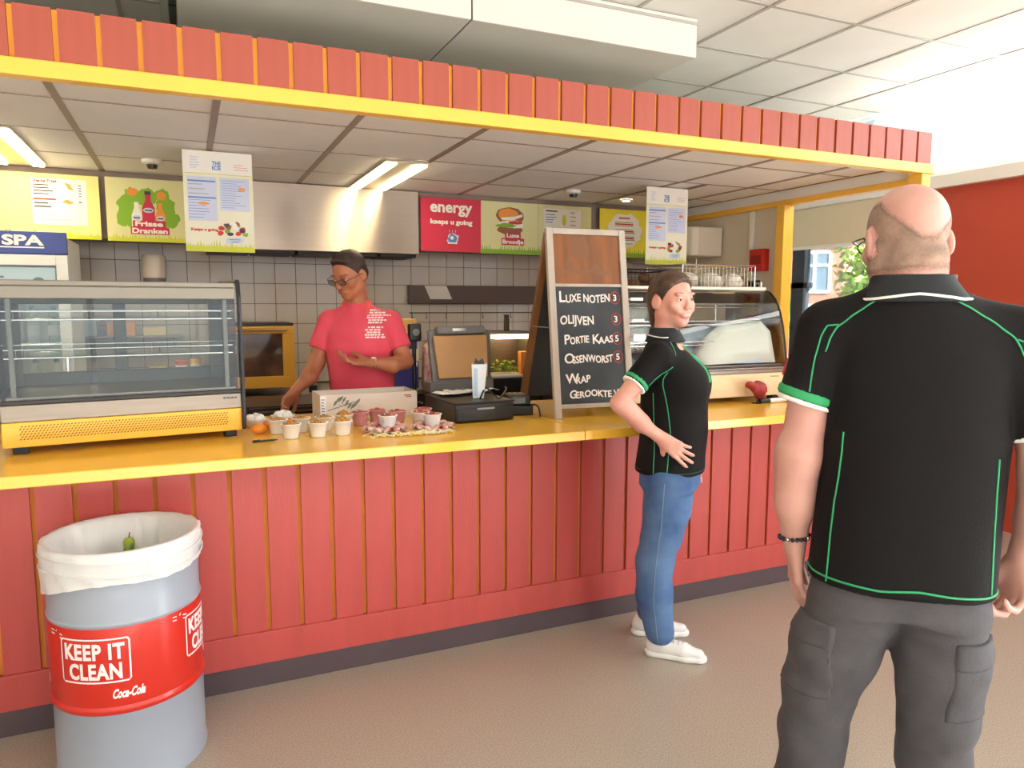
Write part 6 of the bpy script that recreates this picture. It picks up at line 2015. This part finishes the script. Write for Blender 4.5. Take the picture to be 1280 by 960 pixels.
# jeans
J_ = SDF()
J_.loft([(.80, .0, -.018, .165, .135), (.88, 0, -.016, .165, .132), (.98, 0, -.01, .155, .125)], .03)
J_.chain([(.082, -.012, .83), (.085, -.015, .70), (.085, -.035, .58), (.082, -.062, .46), (.078, -.062, .30), (.070, -.035, .13)], [.112, .098, .086, .081, .078, .066], .03)
J_.chain([(-.082, -.02, .83), (-.088, -.03, .70), (-.095, -.06, .56), (-.105, -.09, .44), (-.120, -.105, .28), (-.135, -.115, .13)], [.112, .098, .084, .076, .070, .062], .03)
m_j = bpy.data.materials.new('washed blue denim'); m_j.use_nodes = True
nt = m_j.node_tree; b = nt.nodes['Principled BSDF']; b.inputs['Roughness'].default_value = .85
tc = nt.nodes.new('ShaderNodeTexCoord'); n1 = nt.nodes.new('ShaderNodeTexNoise'); n1.inputs['Scale'].default_value = 5; n1.inputs['Detail'].default_value = 6
n2 = nt.nodes.new('ShaderNodeTexNoise'); n2.inputs['Scale'].default_value = 300
cr = nt.nodes.new('ShaderNodeValToRGB'); cr.color_ramp.elements[0].position = .3; cr.color_ramp.elements[0].color = lin((44, 74, 126)); cr.color_ramp.elements[1].position = .72; cr.color_ramp.elements[1].color = lin((100, 134, 176))
bp = nt.nodes.new('ShaderNodeBump'); bp.inputs['Strength'].default_value = .3; bp.inputs['Distance'].default_value = .002
nt.links.new(tc.outputs['Object'], n1.inputs[0]); nt.links.new(tc.outputs['Object'], n2.inputs[0]); nt.links.new(n1.outputs['Fac'], cr.inputs[0]); nt.links.new(cr.outputs[0], b.inputs['Base Color']); nt.links.new(n2.outputs['Fac'], bp.inputs['Height']); nt.links.new(bp.outputs[0], b.inputs['Normal'])
wr = ndisp(.0018, 34, 12, (1, 1, 2.2))
jn = skin_obj('jeans', J_.mesh(.0055, clips=[((0, 0, .075), (0, 0, -1))], noise=wr), m_j, wm, rel=2)
jt = bvh(jn)
piping('side_seam', jt, [(.19, -.01, .84), (.19, -.02, .66), (.18, -.04, .5), (.17, -.05, .3), (.15, -.03, .09)], .0022, mat('pale seam thread', (116, 138, 166), .8), jn)
SN = (mat('white sneaker canvas', (232, 232, 232), .6, var=.05, vscale=20), mat('white rubber sole', (240, 240, 238), .5), mat('grey laces', (196, 196, 192), .8))
shoe(wm, (.045, -.105, 0), (.035, .172, 0), SN, .98); shoe(wm, (-.135, -.205, 0), (-.215, .06, 0), SN, .98)
# shirt
S_ = SDF()
S_.loft([(.862, .0, -.018, .182, .152), (.95, 0, -.014, .176, .148), (1.05, 0, -.006, .168, .148), (1.15, 0, -.004, .163, .147), (1.24, 0, -.004, .168, .145), (1.31, 0, -.012, .170, .132), (1.37, 0, -.04, .165, .108), (1.42, 0, -.058, .112, .078), (1.455, 0, -.058, .070, .058), (1.475, 0, -.056, .060, .060)], .03, 2.2)
for sx in (-1, 1):
    S_.ell((sx * .065, .068, 1.255), (.068, .056, .07), .07)
a0, a1 = (.150, -.062, 1.375), (.228, -.143, 1.262)
b0, b1 = (-.150, -.06, 1.375), (-.182, -.062, 1.22)
S_.cone((.07, -.06, 1.40), a0, .052, .060, .04); S_.cone(a0, (.24, -.155, 1.245), .061, .053, .012, clip=(a1, np.array((.24, -.155, 1.245)) - a0))
S_.cone((-.07, -.06, 1.40), b0, .052, .060, .04); S_.cone(b0, (-.186, -.062, 1.20), .061, .053, .012, clip=(b1, np.array((-.186, -.062, 1.20)) - b0))
da = _n3(np.array((.24, -.155, 1.245)) - a0); db = _n3(np.array((-.186, -.062, 1.20)) - b0)
V, Q = S_.mesh(.005, noise=ndisp(.0026, 20, 21, (1.2, 1.2, .8)))
ws = skin_obj('polo_shirt', (V, Q), SHIRT, wm, rel=2); ws['label'] = 'black polo shirt with thin green seams'
cuff(ws, a0, (.24, -.155, 1.245), .061, .053, a1, da, -.026, -.005, .006); cuff(ws, b0, (-.186, -.062, 1.20), .061, .053, b1, db, -.026, -.005, .006)
C_ = SDF()
C_.loft([(1.434, 0, -.054, .108, .090), (1.455, 0, -.054, .090, .078), (1.480, 0, -.056, .072, .067), (1.497, 0, -.058, .065, .063)], .02)
cw = skin_obj('collar', C_.mesh(.004, clips=[((0, .0, 1.488), (0, .80, .60))]), mat('collar knit', (24, 30, 36), .8), ws, rel=2)
piping('white_edging', bvh(cw), [(.104 * cos(a), -.054 + .09 * sin(a), 1.466 + .006 * max(0, -sin(a))) for a in [radians(20 - 220 * k / 20) for k in range(21)]], .0028, WTRIM, cw, .001, n=3)
tt = bvh(ws)
for sm in ([(.085, -.03, 1.43), (.12, -.02, 1.36), (.15, -.03, 1.26), (.165, -.01, 1.16), (.17, .005, 1.06), (.17, .0, .95), (.17, -.005, .875)],
           [(.13, -.02, 1.34), (.17, -.05, 1.325), (.205, -.075, 1.295), (.225, -.10, 1.27)],
           [(.17, -.085, 1.22), (.168, -.08, 1.14), (.165, -.07, 1.05), (.165, -.06, .96), (.17, -.06, .875)],
           [(-.085, -.02, 1.43), (-.12, .0, 1.36), (-.15, .03, 1.26), (-.16, .05, 1.1), (-.17, .05, .88)]):
    piping('green_seam', tt, sm, .0020, SE, ws)
piping('green_hem_seam', tt, [(.19, .0, .880), (.12, -.13, .880), (0, -.18, .880), (-.12, -.13, .880), (-.19, 0, .880), (-.12, .11, .880), (0, .14, .880), (.12, .11, .880), (.19, 0, .880)], .0014, mat('dark green thread', (36, 90, 66), .7), ws)
pk_ = SDF(); pk_.loft([(1.22, 0, -.005, .166, .147), (1.31, 0, -.012, .168, .133), (1.37, 0, -.04, .165, .108), (1.42, 0, -.058, .112, .078), (1.455, 0, -.058, .070, .058)], .02, 2.2)
for x0 in (-.012, .016):
    piping('green_placket', tt, [(x0, .02, 1.43), (x0, .06, 1.38), (x0 + .002, .12, 1.31), (x0 + .004, .14, 1.26)], .0045, GREEN, ws)
piping('red_lanyard', tt, [(.045, .0, 1.445), (.035, .035, 1.415), (.02, .06, 1.385)], .0035, mat('dark red cord', (130, 30, 40), .6), ws)

# ---------------------------------------------------------------- barman in the pink polo
bm = thing('person', 'dark haired barman with glasses in a pink polo shirt, working behind the counter', 'person', (.90, 4.05, 0), radians(-208))
Rb = rotm(-22, 24, 0)
hb = (.062, .045, 1.755)
B = SDF()
Tb = head(B, hb, Rb, 1.06, neck=(.035, -.02, 1.59), nr=.054)
B.loft([(.90, .02, 0, .14, .09), (1.1, .02, 0, .15, .10), (1.35, .025, 0, .16, .10), (1.48, .025, 0, .15, .09), (1.58, .03, -.01, .07, .055)], .03)
RAb = [(.205, -.005, 1.50), (.258, .055, 1.27), (.275, .12, 1.20), (.335, .16, 1.135)]
LAb = [(-.155, -.005, 1.50), (-.235, .035, 1.285), (-.19, .13, 1.27), (-.085, .19, 1.285)]
B.chain(RAb, [.048, .045, .042, .027], .02); B.chain(LAb, [.048, .046, .042, .028], .02)
hand(B, RAb[-1], (.55, .35, -.75), (-.6, .5, -.5), -1, 1.0, curl=(25, 30, 20), thumb=35, spread=4)
hand(B, LAb[-1], (.95, .12, .05), (-.1, .2, 1), 1, 1.0, curl=(14, 22, 18), thumb=40, spread=4)
for x in (-.07, .11):
    B.chain([(x, 0, .9), (x, .01, .5), (x, 0, .08)], [.085, .055, .038], .03)
bbody = skin_obj('body', B.mesh(.0050, lohi=((-.31, -.14, .03), (.44, .28, 1.89))), SKIN_T, bm)
face_parts(Tb, Rb, bm, 1.06, mat('brown iris', (80, 56, 40), .2), lid=1, brow=mat('black brow', (36, 26, 22), .8), lipm=mat('brown lips', (160, 84, 66), .45))
glasses(bm, Tb, 1.06, mat('black frame', (26, 24, 26), .3), gl)
H_ = SDF()
H_.ell(Tb((0, -.018, .040)), np.array((.081, .094, .086)) * 1.06, .01, Rb); H_.ell(Tb((0, -.055, -.01)), np.array((.070, .054, .060)) * 1.06, .02, Rb)
H_.ell(Tb((.0, .045, .092)), np.array((.055, .035, .022)) * 1.06, .02, Rb)
V, Q = H_.mesh(.0042, noise=ndisp(.0022, 95, 5))
L_ = ((V - np.array(hb)) @ Rb / 1.06)[Q].mean(1)
ok = hairmask(L_, -.006) & (L_[:, 2] > -.06)
skin_obj('hair', tuck(V, Q[ok], bvh(bbody)), mat('short black brown hair', (52, 36, 32), .6, bump=.5, bscale=300), bm)
PINK_S = mat('salmon pink polo', (230, 84, 104), .8, rgb2=(220, 68, 92), vscale=5, bump=.2, bscale=220)
S_ = SDF()
S_.loft([(.93, .015, 0, .185, .125), (1.05, .015, 0, .182, .125), (1.2, .018, .0, .185, .128), (1.35, .025, .0, .195, .130), (1.44, .028, -.0, .190, .118), (1.51, .03, -.01, .150, .095), (1.56, .035, -.015, .100, .075), (1.60, .038, -.015, .072, .065)], .03, 2.2)
a0, a1 = (.19, -.005, 1.495), (.247, .030, 1.345); b0, b1 = (-.14, -.005, 1.495), (-.212, .018, 1.35)
S_.cone((.11, -.01, 1.52), a0, .058, .068, .04); S_.cone(a0, (.258, .04, 1.31), .070, .062, .012, clip=(a1, np.array((.258, .04, 1.31)) - a0))
S_.cone((-.05, -.01, 1.52), b0, .058, .068, .04); S_.cone(b0, (-.225, .025, 1.315), .070, .062, .012, clip=(b1, np.array((-.225, .025, 1.315)) - b0))
da = _n3(np.array((.258, .04, 1.31)) - a0); db = _n3(np.array((-.225, .025, 1.315)) - b0)
V, Q = S_.mesh(.0055, noise=ndisp(.0036, 20, 31, (1.6, 1.6, .5)))
ps = skin_obj('polo_shirt', (V, Q), PINK_S, bm, rel=2)
C_ = SDF(); C_.loft([(1.535, .034, -.008, .125, .100), (1.565, .038, -.012, .100, .086), (1.600, .04, -.014, .082, .078), (1.618, .04, -.014, .077, .075)], .02)
skin_obj('collar', C_.mesh(.0045, clips=[((.045, .022, 1.595), (.10, .80, .55))]), mat('coral collar', (236, 92, 84), .8), ps, rel=2)
pt = bvh(ps)
# white chest print: rows of short bars lying on the cloth
pm_ = MB()
rp = random.Random(4)
for row in range(11):
    z = 1.560 - row * .0135 - (.012 if row > 5 else 0)
    x = -.045 + rp.uniform(-.008, .008)
    xe = -.135 + rp.uniform(-.02, .02) - (.0 if row < 5 else -.012)
    while x > xe:
        w_ = rp.uniform(.010, .022)
        qs = []
        for (xx, zz) in ((x, z), (x - w_, z), (x - w_, z + .0085), (x, z + .0085)):
            hh = pt.ray_cast(Vector((xx, .4, zz)), Vector((0, -1, 0)))
            if hh[0] is None:
                break
            qs.append(tuple(hh[0] + Vector((0, .0012, 0))))
        if len(qs) == 4:
            pm_.add(qs, [(0, 1, 2, 3)])
        x -= w_ + rp.uniform(.002, .006)
pm_.build('chest_print', mat('white shirt print', (240, 226, 226), .7), ps, recalc=False)
T_ = SDF(); T_.loft([(.86, .02, 0, .165, .115), (1.02, .02, 0, .165, .112)], .03)
for x in (-.07, .11):
    T_.chain([(x, 0, .9), (x, .01, .5), (x, 0, .1)], [.095, .075, .065], .03)
skin_obj('trousers', T_.mesh(.008, clips=[((0, 0, .06), (0, 0, -1))]), mat('dark trousers', (44, 44, 52), .8), bm)
shoe(bm, (-.075, -.09, 0), (-.09, .19, 0), (BSH, BLACK, BLACK)); shoe(bm, (.115, -.09, 0), (.13, .19, 0), (BSH, BLACK, BLACK))
wc = MB(); c = Vector(LAb[-1]) + Vector((-.018, -.010, -.003))
dd = (Vector(LAb[-1]) - Vector(LAb[-2])).normalized(); u = dd.orthogonal().normalized(); v = dd.cross(u)
wc.tube([c + .030 * (cos(a) * u + sin(a) * v) for a in [2 * pi * k / 24 for k in range(24)]], .0055, 6, closed=True)
wo = wc.build('wristwatch', mat('silver watch', (220, 220, 216), .25, .8), bm, smooth=True)
mb = MB(); mb.ell(tuple(c + Vector((0, .012, .028))), (.017, .012, .008), 14, 6); mb.build('watch_face', mat('silver watch', (220, 220, 216), .25, .8), wo, smooth=True, autosmooth=False)
